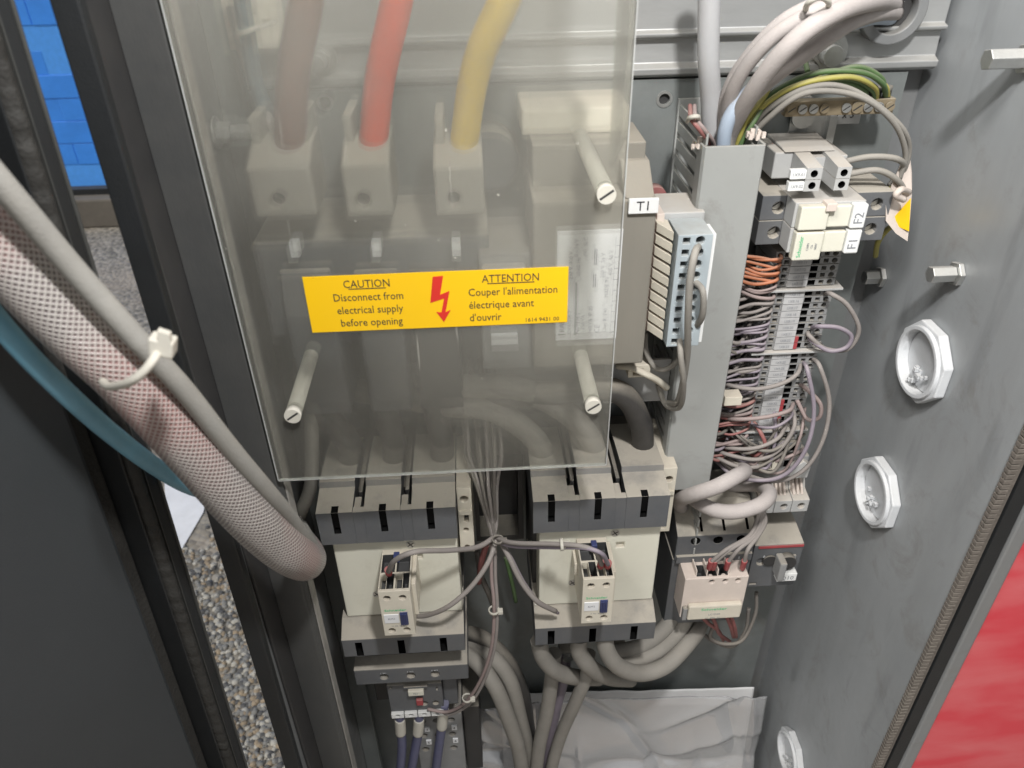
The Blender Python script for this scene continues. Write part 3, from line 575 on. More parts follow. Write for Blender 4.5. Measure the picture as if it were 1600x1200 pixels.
g = MB(); g.box(x0, x1, -.112, -.04, zb_ + .007, zt, holes=[('c', x1 - .008, zb_ + .018, .0035, .006), ('c', x1 - .020, zb_ + .018, .0035, .006), ('r', x0 + .003, x0 + .0045, zt - .005, zt - .002, .004), ('r', x1 - .006, x1 - .0045, zt - .012, zt - .007, .004)], mh=1); build('relay_body', g, [m_slate, m_recess_shade], ol, bevel=.0008)
g = MB(); g.box(x1 + .0003, x1 + .015, -.105, -.04, zb_ + .004, zt - .001); build('reset_housing', g, m_slate, ol, bevel=.0008)
for k in range(4):
    a = x0 + k * (x1 - x0) / 4
    g = MB(); g.box(a + .0003, a + (x1 - x0) / 4 - .0006, -.115, -.06, zb_ - .001, zb_ + .0068, holes=[('c', a + (x1 - x0) / 8, zb_ + .003, .0024, .005)], mh=1); build('terminal_clamp', g, [m_white, m_holeb], ol, bevel=.0005)
c = at(650, 1080, -.116); g = MB(); g.box(c.x - .008, c.x + .008, -.119, -.1122, c.z - .004, c.z + .004); lp = build('label_holder', g, m_cream, ol, bevel=.0008); 
text('F21', (c.x, -.1192, c.z), .0035, m_inkg, ol, align='CENTER')
g = MB(); g.box(c.x - .012, c.x + .012, -.116, -.1122, c.z + .0045, c.z + .007); build('label_holder', g, m_slate, ol)
c = at(656, 1096, -.114); g = MB(); g.box(c.x - .0035, c.x + .0035, -.1165, -.1121, c.z - .004, c.z + .005); build('stop_button', g, m_red, ol, bevel=.0008)
a = at(584, 1068, -.09); g = MB(); g.box(a.x, x0 - .001, -.09, -.04, a.z - .030, a.z); build('side_block', g, m_black, ol, bevel=.0008)
# terminal block with numbered squares below
bk = thing('terminal_block', at(690, 1180, -.08), 'blue grey numbered screw block at the bottom under the relay', 'terminal block')
x0, x1 = at(650, 1150, -.085).x, at(724, 1150, -.085).x; zt, zb_ = at(690, 1116, -.085).z, at(690, 1216, -.085).z
hs = []
for r_ in range(3):
    for c_ in range(3): hs.append(('c', x0 + .009 + c_ * .0165, zt - .012 - r_ * .028, .0042, .008))
g = MB(); g.box(x0, x1, -.085, -.03, zb_, zt, holes=hs, mh=1); build('block_body', g, [m_mgrey, m_recess_shade], bk, bevel=.001)
for q in hs: screw(bk, (q[1], -.0785, q[2]), .0033, 'terminal_screw', h=.001)
for i in range(4):
    xx = x0 + .011 + (i % 2) * .031 ; zz = zt - .026 - (i // 2) * .026; g = MB(); g.box(xx, xx + .006, -.0865, -.0848, zz - .004, zz + .004); build('number_tag', g, m_label, bk); text(str(3 + i), (xx + .003, -.0867, zz), .005, m_ink, bk, align='CENTER')
g = MB(); g.box(x1 + .001, x1 + .02, -.075, -.02, zb_, zt - .004); build('block_flank', g, m_black, bk, bevel=.001)
# blue cables with cream sleeves
for (pts, lb) in (([(624, 1112, -.108), (626, 1140, -.106), (628, 1170, -.104), (622, 1240, -.1)], 'leftmost navy cable with a cream sleeve under the relay'),
                  ([(655, 1112, -.108), (654, 1140, -.106), (648, 1175, -.104), (636, 1240, -.1)], 'middle navy cable with a cream sleeve under the relay'),
                  ([(694, 1098, -.108), (691, 1130, -.106), (686, 1165, -.104), (676, 1240, -.1)], 'rightmost navy cable with a cream sleeve under the relay')):
    P = [at(*q) for q in pts]; t = thing('power_cable', P[0], lb, 'cable', 'navy cables under the relay')
    g = MB(); g.tube(P, .0052, 12); build('cable_sheath', g, m_nblue, t, merge=False)
    g = MB(); a = P[0].lerp(P[1], .35); b = P[1].lerp(P[2], .15); g.tube([a, P[0].lerp(P[1], .8), b], .0060, 12); build('sleeve', g, m_nylon, t, merge=False)
# ================================================================== devices behind the cover
m_lug = mat('pale grey shroud plastic', (.24, .235, .21), .6, 0, .1, 20, .8, .4, .06, 600, dustc=(.32, .29, .24, 1))
sw = thing('load_break_switch', (-.09, 0, -.25), 'three pole main switch behind the clear cover with brown, orange and yellow cables', 'switch')
for i, (xa, xb, ya, yb) in enumerate(((400, 497, 262, 340), (543, 617, 258, 340), (682, 758, 262, 338))):
    a = at(xa, yb, -.11); b = at(xb, yb, -.11); zt = at(xa, ya, -.11).z; 
    g = MB(); cx = (a.x + b.x) / 2; hw = (b.x - a.x) / 2
    g.prism(cx - hw, cx + hw, [(-.11, a.z), (-.11, zt), (-.088, zt + .010), (-.06, zt + .012), (-.06, a.z)], {0: [('c', cx - .004, .011, .0048, .006)]}, 0, 1); build('lug_shroud', g, [m_lug, m_black], sw, bevel=.002)
    g = MB(); g.box(cx - hw + .002, cx - hw + .008, -.09, -.05, zt + .004, zt + .026); g.box(cx + hw - .008, cx + hw - .002, -.09, -.05, zt + .004, zt + .026); build('shroud_collar', g, m_lug, sw, bevel=.001)
a = at(400, 410, -.09); b = at(765, 400, -.09)
g = MB(); g.box(a.x, b.x, -.09, -.004, a.z - .062, a.z + .015); build('switch_body', g, m_slate, sw, bevel=.002)
for px, py in ((460, 392), (588, 391), (713, 390)):
    c = at(px, py, -.098); g = MB(); g.box(c.x - .003, c.x + .003, -.098, -.0902, c.z - .005, c.z + .006); build('pole_tag', g, m_label, sw)
for i, (xa, xb) in enumerate(((440, 520), (555, 625), (640, 715))):
    a = at(xa, 470, -.1); b = at(xb, 470, -.1); g = MB(); g.prism(a.x, b.x, [(-.098, -.36), (-.1, -.27), (-.093, a.z + .02), (-.05, a.z + .02), (-.05, -.36)]); build('outgoing_shroud', g, m_black if i == 2 else m_slate, sw, bevel=.002)
def cable(name, pts, r, m, lb, group=None, n=16, cat='cable'): return wire(name, pts, r, m, lb, cat, group, n, 8)
cable('power_cable', [(478, -60, -.1), (478, 0, -.1), (462, 90, -.095), (455, 160, -.09), (455, 240, -.085)], .0104, m_browncab, 'thick brown power cable into the left pole behind the cover')
cable('power_cable', [(632, -80, -.1), (620, 0, -.1), (600, 90, -.095), (590, 150, -.09), (583, 235, -.085)], .0096, m_orcab, 'thick orange red power cable into the middle pole behind the cover')
cable('power_cable', [(815, -80, -.1), (788, 0, -.1), (752, 80, -.095), (735, 150, -.09), (722, 250, -.085)], .0096, m_yecab, 'thick yellow power cable into the right pole behind the cover')
cable('control_cable', [(370, -60, -.06), (378, 0, -.06), (388, 60, -.058), (400, 130, -.055), (425, 190, -.06), (452, 235, -.075)], .0052, mat('dark grey blue cable', (.05, .10, .13), .5, 0, .15, 40, .35, .15), 'thin blue cable tied at the top left of the cabinet')
cable('control_cable', [(360, 10, -.03), (380, 90, -.035), (405, 150, -.05), (438, 225, -.08)], .003, m_dcable, 'thin grey wire hanging beside the blue cable behind the cover')
for i, (xa, xb) in enumerate(((478, 545), (592, 615), (672, 690))):
    cable('power_cable', [(xa, 560, -.075), (xa + 5, 620, -.085), (xb, 690, -.075), (xb, 730, -.06)], .0105, m_cableb, ('left', 'middle', 'right')[i] + ' black cable dropping behind the cover into the left contactor')
cable('power_cable', [(560, 500, -.05), (640, 560, -.06), (740, 612, -.08), (850, 615, -.09), (960, 610, -.085), (1000, 660, -.075), (1004, 720, -.06)], .0100, m_cableb, 'black cable arching into the right pole of the right contactor')
cable('power_cable', [(600, 560, -.05), (700, 600, -.085), (800, 605, -.09), (880, 640, -.085), (925, 690, -.07), (930, 735, -.055)], .0100, m_cable, 'grey cable curving behind the cover to the middle pole of the right contactor')
cable('power_cable', [(560, 610, -.05), (700, 632, -.085), (770, 640, -.09), (830, 680, -.08), (855, 720, -.065), (860, 745, -.055)], .0100, m_cable, 'grey cable curving behind the cover to the left pole of the right contactor')
# small relay behind sticker
c = at(790, 420, -.1)
t = thing('relay', c, 'pale dusty relay behind the cover above the sticker', 'relay')
g = MB(); g.box(c.x - .019, c.x + .019, -.1, -.03, c.z - .085, c.z + .012); build('relay_body', g, m_mgrey, t, bevel=.002)
g = MB(); g.box(c.x - .017, c.x + .014, -.115, -.1003, c.z - .02, c.z + .006); build('relay_cap', g, m_lgrey, t, bevel=.003)
c2 = at(788, 527, -.1); g = MB(); g.box(c2.x - .010, c2.x + .010, -.104, -.1002, c2.z - .004, c2.z + .004); build('label_plate', g, m_label, t)
c = at(765, 252, -.03); g = MB(); g.cyl((c.x, 0, c.z), FRONT, .022, .03, 28); tag(build('cable_grommet', g, m_slate), 'round dark grommet behind the cover right of the yellow cable', 'grommet')
# tie mount
c = at(396, 36, -.02); t = thing('tie_mount', c, 'cream square cable tie base at the top left corner', 'cable tie base')
g = MB(); g.box(c.x - .018, c.x + .018, -.024, -.004, c.z - .016, c.z + .018, holes=[('r', c.x - .012, c.x - .007, c.z - .002, c.z + .002, .004), ('r', c.x + .007, c.x + .012, c.z - .002, c.z + .002, .004), ('r', c.x - .002, c.x + .003, c.z + .006, c.z + .009, .004)]); build('base_plate', g, m_cream2, t, bevel=.001)
a = at(385, 50, -.066); b = at(395, 43, -.066)
g = MB(); g.tube([a + Vector((-.010, .02, 0)), a + Vector((-.004, -.002, 0)), b + Vector((.003, -.002, 0)), b + Vector((.010, .02, 0))], .0016, 6); build('tie_strap', g, m_nylon, t, merge=False)
# bolts in the back
def stud(c, d, r, h, label, hexr=None, group=None):
    c = Vector(c); d = Vector(d).normalized(); t = thing('hex_bolt', c, label, 'bolt', group)
    g = MB(); g.cyl(c, d, r * 1.7, .0015, 20); build('washer', g, m_steel, t)
    g = MB(); g.cyl(c + d * .0016, d, r * 1.15, h * .25, 6, sm=False); build('nut', g, m_steel, t, bevel=.0004)
    g = MB(); g.cyl(c + d * (.0018 + h * .25), d, r * .8, h * .73, 16); build('shank', g, m_steel, t, bevel=.0004)
    return t
c = at(500, 92, -.0); stud((c.x, -.001, c.z), FRONT, .0075, .016, 'zinc bolt through the rail between brown and orange cables')
c = at(432, 214, -.06); stud((XL + .001, -.045, c.z), (1, 0, 0), .0065, .038, 'stud sticking out of the left wall behind the cover')
c = at(1294, 84, -.006); stud((c.x, -.001, c.z), FRONT, .0095, .014, 'zinc bolt with washer on the rail above the earth bar')
# transformer / supply
tx0, tx1, tzt, tzb, tyf = .0385, .1225, -.186, -.317, -.11
ts = thing('power_supply', (.08, 0, -.25), 'dusty metal supply box T1 partly covered by the clear sheet', 'power supply')
g = MB(); g.box(tx0, tx1, tyf, -.03, tzb, tzt); build('case', g, m_tan, ts, bevel=.0015)
g = MB(); g.prism(tx1 - .022, tx1 - .002, [(-.1098, tzt + .0003), (-.085, tzt + .018), (-.05, tzt + .018), (-.05, tzt + .0003)]); build('case_shoulder', g, m_tan, ts, bevel=.001)
a = at(815, 212, -.06); b = at(985, 165, -.06)
g = MB(); g.box(a.x, b.x, -.06, -.01, a.z, b.z); build('terminal_cover', g, m_cream2, ts, bevel=.002)
g = MB(); g.box(tx0 + .002, tx1 - .004, -.08, -.03, tzt, a.z - .001); build('case_top', g, m_tan, ts, bevel=.001)
a = at(983, 311, -.1125); b = at(1028, 333, -.1125)
g = MB(); g.box(a.x, b.x, -.113, -.1105, b.z, a.z); build('label_plate', g, m_white, ts, bevel=.0006); text('T1', ((a.x + b.x) / 2, -.1132, (a.z + b.z) / 2), .0092, m_ink, ts, align='CENTER')
a = at(871, 362, -.1115); b = at(974, 357, -.1115); cz = at(871, 532, -.1115).z
g = MB(); g.box(a.x, b.x, -.1115, -.1103, cz, a.z); sl = build('rating_label', g, m_label, ts)
lx0, lx1, lz0, lz1 = a.x, b.x, cz, a.z; yy = -.1117; lw, lh = lx1 - lx0, lz1 - lz0
def vtext(s, u, v, size, m=m_inkg): text(s, (lx0 + lw * u, yy, lz0 + lh * v), size, m, ts, rot=math.pi / 2, align='LEFT')
for k, (s_, u, v_) in enumerate((('TRANSFO', .10, .04), ('EN 61558-2', .22, .06), ('No 1174-5', .36, .06), ('230 V  400 V', .22, .58), ('50-60 Hz', .34, .60), ('0 - 24 V', .30, .78), ('250 VA', .44, .10), ('160 VA  IP 20', .56, .06), ('PRI  SEC', .44, .78), ('CE', .68, .06), ('Class B  T40', .80, .06), ('200 V  24 V', .72, .58), ('400 V  48 V', .84, .60), ('MADE IN', .80, .40))):
    vtext(s_, u, v_, .0058 if s_ in ('CE', 'TRANSFO') else .0040, m_inkg if k else m_ink)
g = MB()
for (u, v0, v1) in ((.575, .50, .62), (.605, .50, .62), (.575, .70, .84), (.605, .70, .84)): g.box(lx0 + lw * u, lx0 + lw * u + .0008, yy - .0001, yy + .0003, lz0 + lh * v0, lz0 + lh * v1)
g.box(lx0 + lw * .30, lx0 + lw * .33, yy - .0001, yy + .0003, lz0 + lh * .05, lz0 + lh * .55)
for k in range(9): g.box(lx0 + lw * .90, lx0 + lw * .96, yy - .0001, yy + .0003, lz0 + lh * (.06 + k * .1), lz0 + lh * (.06 + k * .1) + .0004)
g.box(lx0 + lw * .895, lx0 + lw * .90, yy - .0001, yy + .0003, lz0 + lh * .04, lz0 + lh * .95)
build('printed_lines', g, m_inkg, ts, merge=False)
a = at(965, 565, -.07); b = at(1042, 626, -.07)
g = MB(); g.box(a.x - .01, b.x, -.07, -.067, b.z, a.z); br_ = build('bracket', g, m_lgrey, ts, bevel=.0005)
a = at(1018, 300, -.03); g = MB(); g.cyl((a.x, -.035, a.z), FRONT, .009, .01, 20); tag(build('grommet', g, m_redw), 'dark red round grommet behind the supply box shoulder', 'grommet')
# ================================================================== clear cover and its screws
cx0, cx1 = at(437, 750, -.17).x, at(946, 722, -.17).x; czb = at(690, 737, -.17).z
cv = thing('clear_cover', ((cx0 + cx1) / 2, -.17, czb), 'dusty transparent plastic safety cover with a yellow caution sticker', 'cover')
sc = [(945, 298, -.17), (460, 641, -.17), (925, 627, -.17)]
hs = [('c', at(*q).x, at(*q).z, .0035, .003) for q in sc]
g = MB(); g.box(cx0, cx1, -.1715, -.1685, czb, .10); build('sheet', g, m_cover, cv, bevel=.0004)
zc = at(1003, 258, -.13).z
g = MB(); g.ext([(cx1 - .0028, -.1683, .10), (cx1 - .0028, -.1683, zc + .028), (cx1 - .0028, -.131, zc), (cx1 - .0028, -.131, .10)], (.0028, 0, 0)); fl = build('side_flange', g, m_cover, cv)
g = MB(); g.box(cx0 - .0004, cx1 + .0002, -.1713, -.1687, czb - .0006, czb - .0001); g.box(cx0 - .0009, cx0 - .0002, -.1713, -.1687, czb, .10); g.box(cx1 + .0002, cx1 + .0008, -.1713, -.1687, czb, .10); build('cut_edge', g, mat('frosted cut edge', (.42, .43, .42), .5, 0, .2, 60, .3, .05), cv, merge=False)
sx0, sx1 = at(471, 434, -.174).x, at(889, 421, -.174).x; sz1 = at(680, 427, -.174).z; sz0 = at(680, 514, -.174).z
stk = MB(); stk.box(sx0, sx1, -.1722, -.1718, sz0, sz1); st = build('caution_sticker', stk, m_sticker, cv)
st['org'] = cv['org']
yt = -.1723; sw_, sh_ = sx1 - sx0, sz1 - sz0
lw_ = lambda u: sx0 + sw_ * u
lz_ = lambda v: sz0 + sh_ * v
fs = .0074
for s_, u, v_ in (('CAUTION', .235, .84), ('Disconnect from', .235, .61), ('electrical supply', .235, .38), ('before opening', .235, .15)): text(s_, (lw_(u), yt, lz_(v_)), fs, m_ink, st, align='CENTER', sx=.86)
for s_, u, v_ in (('Couper l\'alimentation', .615, .61), ('électrique avant', .615, .38), ('d\'ouvrir', .615, .15)): text(s_, (lw_(u), yt, lz_(v_)), fs, m_ink, st, sx=.86)
text('ATTENTION', (lw_(.78), yt, lz_(.84)), fs, m_ink, st, align='CENTER', sx=.86)
text('1614 9431 00', (lw_(.90), yt, lz_(.07)), .0040, m_ink, st, align='CENTER')
g = MB(); g.box(lw_(.165), lw_(.305), yt - .0001, yt + .0002, lz_(.755), lz_(.768)); g.box(lw_(.69), lw_(.87), yt - .0001, yt + .0002, lz_(.755), lz_(.768)); build('underline', g, m_ink, st, merge=False)
bolt = [(.485, .92), (.525, .93), (.508, .60), (.545, .66), (.524, .28), (.545, .32), (.515, .10), (.488, .29), (.508, .28), (.522, .53), (.468, .46)]
g = MB(); g.ext([(lw_(u), yt - .0001, lz_(v_)) for u, v_ in bolt], (0, .0003, 0)); build('lightning_bolt', g, m_sred, st)
for (px, py, y), lb in zip(sc, ('upper right', 'lower left', 'lower right')):
    c = at(px, py, y); t = thing('nylon_screw', (c.x, -.1718, c.z), 'slotted white nylon screw in the %s corner of the cover' % lb, 'screw', 'nylon screws holding the clear cover')
    screw(t, (c.x, -.1718, c.z),   .0056, 'screw_head', m_nylon, h=.0055)
    t2 = MB(); t2.cyl((c.x, -.168, c.z), (0, 1, 0), .0054, .164, 20); build('standoff', t2, m_nylon, t)
# ================================================================== slotted duct
dx0, dx1 = .158, .2; dzt, dzb = -.1605, -.4715; dyf = -.082
dt = thing('wiring_duct', (.18, 0, dzb), 'tall grey slotted wiring duct with a smooth lid', 'duct')
g = MB(); g.ext([(dx0 - .001, dyf, dzb), (dx0 + .0005, dyf - .003, dzb), (dx1 - .0005, dyf - .003, dzb), (dx1 + .001, dyf, dzb), (dx1 + .001, dyf + .012, dzb), (dx1 - .001, dyf + .012, dzb), (dx1 - .001, dyf - .0005, dzb), (dx0 + .001, dyf - .0005, dzb), (dx0 + .001, dyf + .012, dzb), (dx0 - .001, dyf + .012, dzb)], (0, 0, dzt - dzb)); build('duct_lid', g, m_duct, dt, bevel=.0004)
g = MB(); g.box(dx0, dx1, -.004, -.001, -.60, dzt + .012); build('duct_base', g, m_duct, dt)
fg = None; z = dzt + .008; k = 0
while z > -.56:
    for side, xx in enumerate((dx0 + .0012, dx1 - .0028)):
        if fg is None:
            g = MB(); g.box(xx, xx + .0016, dyf + .001, -.004, z - .0082, z); fg = build('slot_finger', g, m_duct, dt, bevel=.0003); f0 = (xx, z)
        else: share('slot_finger', fg, dt, (xx - f0[0], .0 if z < dzt - .002 else .012, z - f0[1]))
    z -= .0125
# torn burrs at top of duct
for px, py, lbx in ((1092, 228, 0), (1180, 212, 1)):
    c = at(px, py, -.07); g = MB()
    for k in range(16):
        q = c + Vector((R_.uniform(-.005, .005), R_.uniform(-.004, .004), R_.uniform(-.002, .004))); e_ = R_.uniform(.0006, .0014); g.box(q.x - e_, q.x + e_, q.y - e_, q.y + e_, q.z - e_, q.z + e_ * 2.2)
    build('broken_tip', g, m_pink, dt, kind='stuff', merge=False)
# ================================================================== plug block beside the duct
pb_ = thing('plug_terminal_block', (.14, -.06, -.25), 'pale blue plug connector with cream fins left of the wiring duct', 'connector')
bx0, bx1 = .1365, .1605; byf = -.12; bzt = at(1075, 367, byf).z; bzb = at(1070, 541, byf).z
hs = []
n_ = 10; ph = (bzt - bzb) / n_
for i in range(n_):
    zc_ = bzb + ph * (i + .5); hs.append(('r', bx0 + .0035, bx0 + .0085, zc_ - .0022, zc_ + .0022, .008)); hs.append(('c', bx1 - .0085, zc_, .0031, .009))
g = MB(); g.box(bx0, bx1, byf, -.09, bzb, bzt, holes=hs, mh=1); build('plug_body', g, [m_blueg, m_recess_shade], pb_, bevel=.0005)
g = MB(); g.box(bx0 - .004, bx1 + .002, -.0895, -.05, bzb + .004, bzt + .004); build('socket_body', g, m_lgrey, pb_, bevel=.001)
g = MB(); g.box(bx1 + .0004, bx1 + .0026, byf + .002, -.10, bzb + .002, bzt - .001); build('marker_strip', g, m_white, pb_)
for i in range(n_):
    zc_ = bzb + ph * i
    g = MB(); g.ext([(bx0 - .0012, -.112, zc_ + .001), (bx0 - .0105, -.100, zc_ + .0035), (bx0 - .0115, -.088, zc_ + .0045), (bx0 - .0012, -.092, zc_ + .002)], (0, 0, ph * .74)); build('fin', g, m_cream2, pb_, bevel=.0003)
g = MB(); g.box(bx0 - .010, bx0 - .0045, -.096, -.07, bzb, bzt + .006); build('fin_base', g, m_pink, pb_, bevel=.0006)
g = MB(); g.box(bx0 - .0145, bx0 - .0122, -.092, -.06, bzb - .002, bzt + .010); build('circuit_board', g, m_red, pb_)
wire('plug_wire', [(1092, 385, -.116), (1086, 395, -.135), (1078, 440, -.14), (1075, 500, -.135), (1073, 560, -.12), (1060, 625, -.10), (1040, 630, -.08)], .0026, m_cable, 'thick grey wire looping down the face of the blue plug connector', 'wire')
wire('plug_wire', [(1086, 440, -.118), (1098, 455, -.13), (1098, 490, -.128), (1088, 508, -.118), (1078, 500, -.11)], .0024, m_cable, 'short grey wire loop at the right of the blue plug connector', 'wire')
wire('plug_wire', [(1062, 528, -.118), (1064, 560, -.125), (1068, 600, -.12), (1062, 636, -.10), (1040, 632, -.085), (1028, 600, -.08)], .0023, m_cable, 'grey wire hanging from the lowest hole of the blue plug connector', 'wire')
wire('plug_wire', [(1008, 520, -.08), (1010, 550, -.085), (1025, 575, -.09), (1045, 575, -.095), (1062, 560, -.1)], .0022, m_cable, 'thin grey wire curving under the cream fins', 'wire')
c = at(998, 577, -.085); t = thing('tie_mount', c, 'small cream tie holder on the bracket under the supply box', 'cable tie base')
g = MB(); g.box(c.x - .009, c.x + .009, -.088, -.0702, c.z - .006, c.z + .006, holes=[('r', c.x - .005, c.x + .003, c.z - .004, c.z + .002, .01)]); build('holder_body', g, m_cream2, t, bevel=.0008)
wire('cable_tie', [(965, 572, -.078), (985, 574, -.088), (1010, 585, -.095), (1028, 595, -.09), (1042, 606, -.085)], .0028, m_cream2, 'cream tie tail poking out of the holder under the supply box', 'cable tie')
# ================================================================== cables at the top right
cable('trunk_cable', [(1108, -60, -.05), (1108, 0, -.05), (1107, 90, -.05), (1111, 160, -.045), (1112, 240, -.04)], .0074, m_lcable, 'thick light grey cable dropping straight into the wiring duct')
G = at(1392, 12, -.005)
cable('gland_cable', [(1125, 260, -.045), (1130, 205, -.05), (1150, 130, -.07), (1205, 60, -.085), (1280, 15, -.085), (1340, -12, -.06), (1395, -10, .0)], .0048, m_dcable, 'uppermost dusty cable arching from the duct to the top right gland', 'cables arching from duct to gland')
cable('gland_cable', [(1132, 265, -.045), (1140, 210, -.055), (1185, 130, -.085), (1245, 60, -.1), (1310, 18, -.09), (1370, 2, -.05), (1398, 8, .0)], .0060, m_dcable, 'thick dusty cable second from the top, arching to the gland', 'cables arching from duct to gland')
cable('gland_cable', [(1132, 270, -.05), (1138, 195, -.06), (1190, 135, -.07), (1265, 78, -.075), (1330, 35, -.06), (1375, 20, -.03), (1400, 20, .0)], .0055, m_dcable, 'third dusty cable from the top, arching to the gland', 'cables arching from duct to gland')
cable('gland_cable', [(1128, 275, -.055), (1134, 200, -.065), (1165, 150, -.068), (1230, 92, -.07), (1310, 46, -.05), (1360, 28, -.03), (1392, 28, .0)], .0050, m_pblue, 'pale bluish cable lowest in the arch towards the gland', 'cables arching from duct to gland')
cable('gland_cable', [(1120, 255, -.04), (1124, 200, -.045), (1148, 120, -.06), (1215, 40, -.075), (1290, 0, -.075), (1350, -22, -.05), (1398, -18, .0)], .0046, m_dcable, 'thin dusty cable on the outer side of the arch to the gland', 'cables arching from duct to gland')
t = thing('cable_gland', (G.x, -.002, G.z), 'round grey gland in the back wall at the top right', 'gland')
g = MB(); g.ring((G.x, -.0005, G.z), FRONT, .024, .0165, .012, 32); build('gland_ring', g, m_paint, t, bevel=.001)
g = MB(); g.cyl((G.x, -.001, G.z), FRONT, .0164, .002, 24); build('gland_hole', g, m_black, t)
wire('cable_tie', [(1258, 20, -.083), (1262, 6, -.10), (1280, -4, -.105), (1295, 4, -.1), (1290, 22, -.085)], .0018, m_nylon, 'white cable tie round the arching cables at the top edge', 'cable tie')
for i, (dx_, mm, nm) in enumerate(((0, m_redw, 'red'), (7, m_pinkw, 'pinkish'))):
    wire('thin_wire', [(1078 + dx_, 165, -.05), (1080 + dx_, 185, -.075), (1095 + dx_, 205, -.08), (1108 + dx_, 226, -.07), (1112, 260, -.05)], .0016, mm, 'thin %s wire poking over the top left corner of the duct' % nm)
wire('cable_tie', [(1074, 190, -.068), (1078, 184, -.08), (1090, 182, -.082), (1092, 190, -.07)], .0016, m_nylon, 'small pale tie round the red wires at the duct top', 'cable tie')
# yellow-green earth wires
for k, (pts, mm) in enumerate((([(1145, 250, -.05), (1165, 190, -.06), (1195, 150, -.055), (1205, 120, -.045)], m_yw), ([(1138, 260, -.04), (1155, 205, -.05), (1180, 165, -.05), (1260, 118, -.055), (1340, 112, -.055), (1378, 130, -.045), (1385, 152, -.03)], m_gy),
    ([(1135, 262, -.045), (1160, 200, -.055), (1230, 140, -.06), (1320, 120, -.06), (1365, 135, -.045), (1370, 155, -.03)], m_yw), ([(1140, 262, -.04), (1170, 190, -.045), (1240, 148, -.05), (1310, 128, -.05), (1350, 140, -.04), (1352, 158, -.03)], m_gy),
    ([(1142, 262, -.035), (1175, 185, -.04), (1250, 140, -.045), (1330, 105, -.05), (1375, 120, -.045), (1384, 150, -.03)], m_gy), ([(1262, 112, -.03), (1258, 95, -.02), (1254, 82, -.004)], m_gy))):
    wire('earth_wire', pts, .0019, mm, ('short yellow wire rising out of the duct mouth', 'upper green wire arching to the right end of the earth bar', 'yellow wire arching over to the earth bar', 'lower green wire arching to the earth bar', 'outermost green wire arching over the earth bar', 'short green wire running up to the rail bolt')[k], 'wire')
for k, pts in enumerate(([(1160, 230, -.045), (1200, 185, -.06), (1260, 145, -.07), (1340, 150, -.07), (1395, 190, -.065), (1415, 240, -.055), (1405, 280, -.05)], [(1165, 235, -.04), (1190, 180, -.055), (1260, 138, -.065), (1330, 140, -.065), (1405, 195, -.06), (1420, 240, -.05), (1398, 300, -.045)])):
    wire('control_wire', pts, .0020, m_cable, ('inner', 'outer')[k] + ' grey wire looping from the duct past the earth bar to the right')
for k, pts in enumerate(([(1322, 252, -.055), (1360, 245, -.06), (1400, 248, -.06), (1412, 262, -.05), (1390, 290, -.04)], [(1325, 272, -.055), (1370, 266, -.06), (1400, 280, -.058), (1412, 300, -.05), (1395, 320, -.04)])):
    wire('control_wire', pts, .0023, m_cable, ('upper', 'lower')[k] + ' grey wire leaving the small terminal pair to the right')
for k, (pts, mm) in enumerate((([(1130, 262, -.05), (1150, 205, -.055), (1200, 160, -.058), (1270, 128, -.058), (1330, 124, -.052), (1362, 140, -.042), (1368, 156, -.03)], m_gy), ([(1136, 262, -.03), (1160, 195, -.035), (1215, 155, -.04), (1280, 122, -.045), (1345, 108, -.045), (1382, 132, -.04), (1388, 152, -.03)], m_yw), ([(1144, 262, -.05), (1158, 225, -.06), (1178, 190, -.062), (1196, 160, -.055)], m_gy), ([(1150, 262, -.04), (1172, 215, -.045), (1200, 180, -.05), (1222, 172, -.035)], m_dwire))):
    wire('earth_wire', pts, .0017, mm, ('thin green wire tucked under the arch to the earth bar', 'thin yellow wire along the top of the arch to the earth bar', 'short green wire beside the short yellow one at the duct mouth', 'dark wire ending at the left end of the earth bar')[k], 'wire')
# earth bar
ez = at(1310, 166, -.03).z; ex0, ex1 = at(1224, 172, -.03).x, at(1394, 162, -.03).x
eb = thing('earth_bar', ((ex0 + ex1) / 2, 0, ez), 'brass earth bar with a row of screws under green wires', 'terminal bar')
g = MB(); g.box(ex0, ex1, -.034, -.026, ez - .0055, ez + .0055); build('bar', g, m_brass, eb, bevel=.0006)
ne = 10
for i in range(ne):
    if i in (4,): continue
    xx = ex0 + .004 + i * (ex1 - ex0 - .008) / (ne - 1); screw(eb, (xx, -.0341, ez), .0034 if i != 6 else .0042, 'screw', m_steel if i % 3 else m_brass, h=.002)
g = MB(); g.box(ex0 + .01, ex0 + .022, -.026, -.001, ez - .006, ez + .006); g.box(ex1 - .022, ex1 - .01, -.026, -.001, ez - .006, ez + .006); build('bar_support', g, m_mgrey, eb, merge=False)
for i in range(4):
    c = at(1340 + i * 15, 152 - i, -.03); g = MB(); g.cyl((c.x, -.030, ez + .0056), (0, 0, 1), .003, .008, 10); build('ferrule', g, m_black, eb)
c = at(1325, 183, -.012); t = thing('number_plate', c, 'small grey marker plate reading 1 x 3 under the earth bar', 'label')
g = MB(); g.box(c.x - .011, c.x + .013, -.006, -.0005, c.z - .007, c.z + .005); build('plate', g, m_lgrey, t, bevel=.0005); text('1 x 3', (c.x, -.0062, c.z), .0075, m_ink, t, align='CENTER')
c = at(1262, 172, -.02); g = MB(); g.cyl((c.x, -.012, c.z - .006), FRONT, .009, .004, 20); tag(build('rail_screw', g, m_steel), 'round screw head half hidden under the earth bar', 'screw')
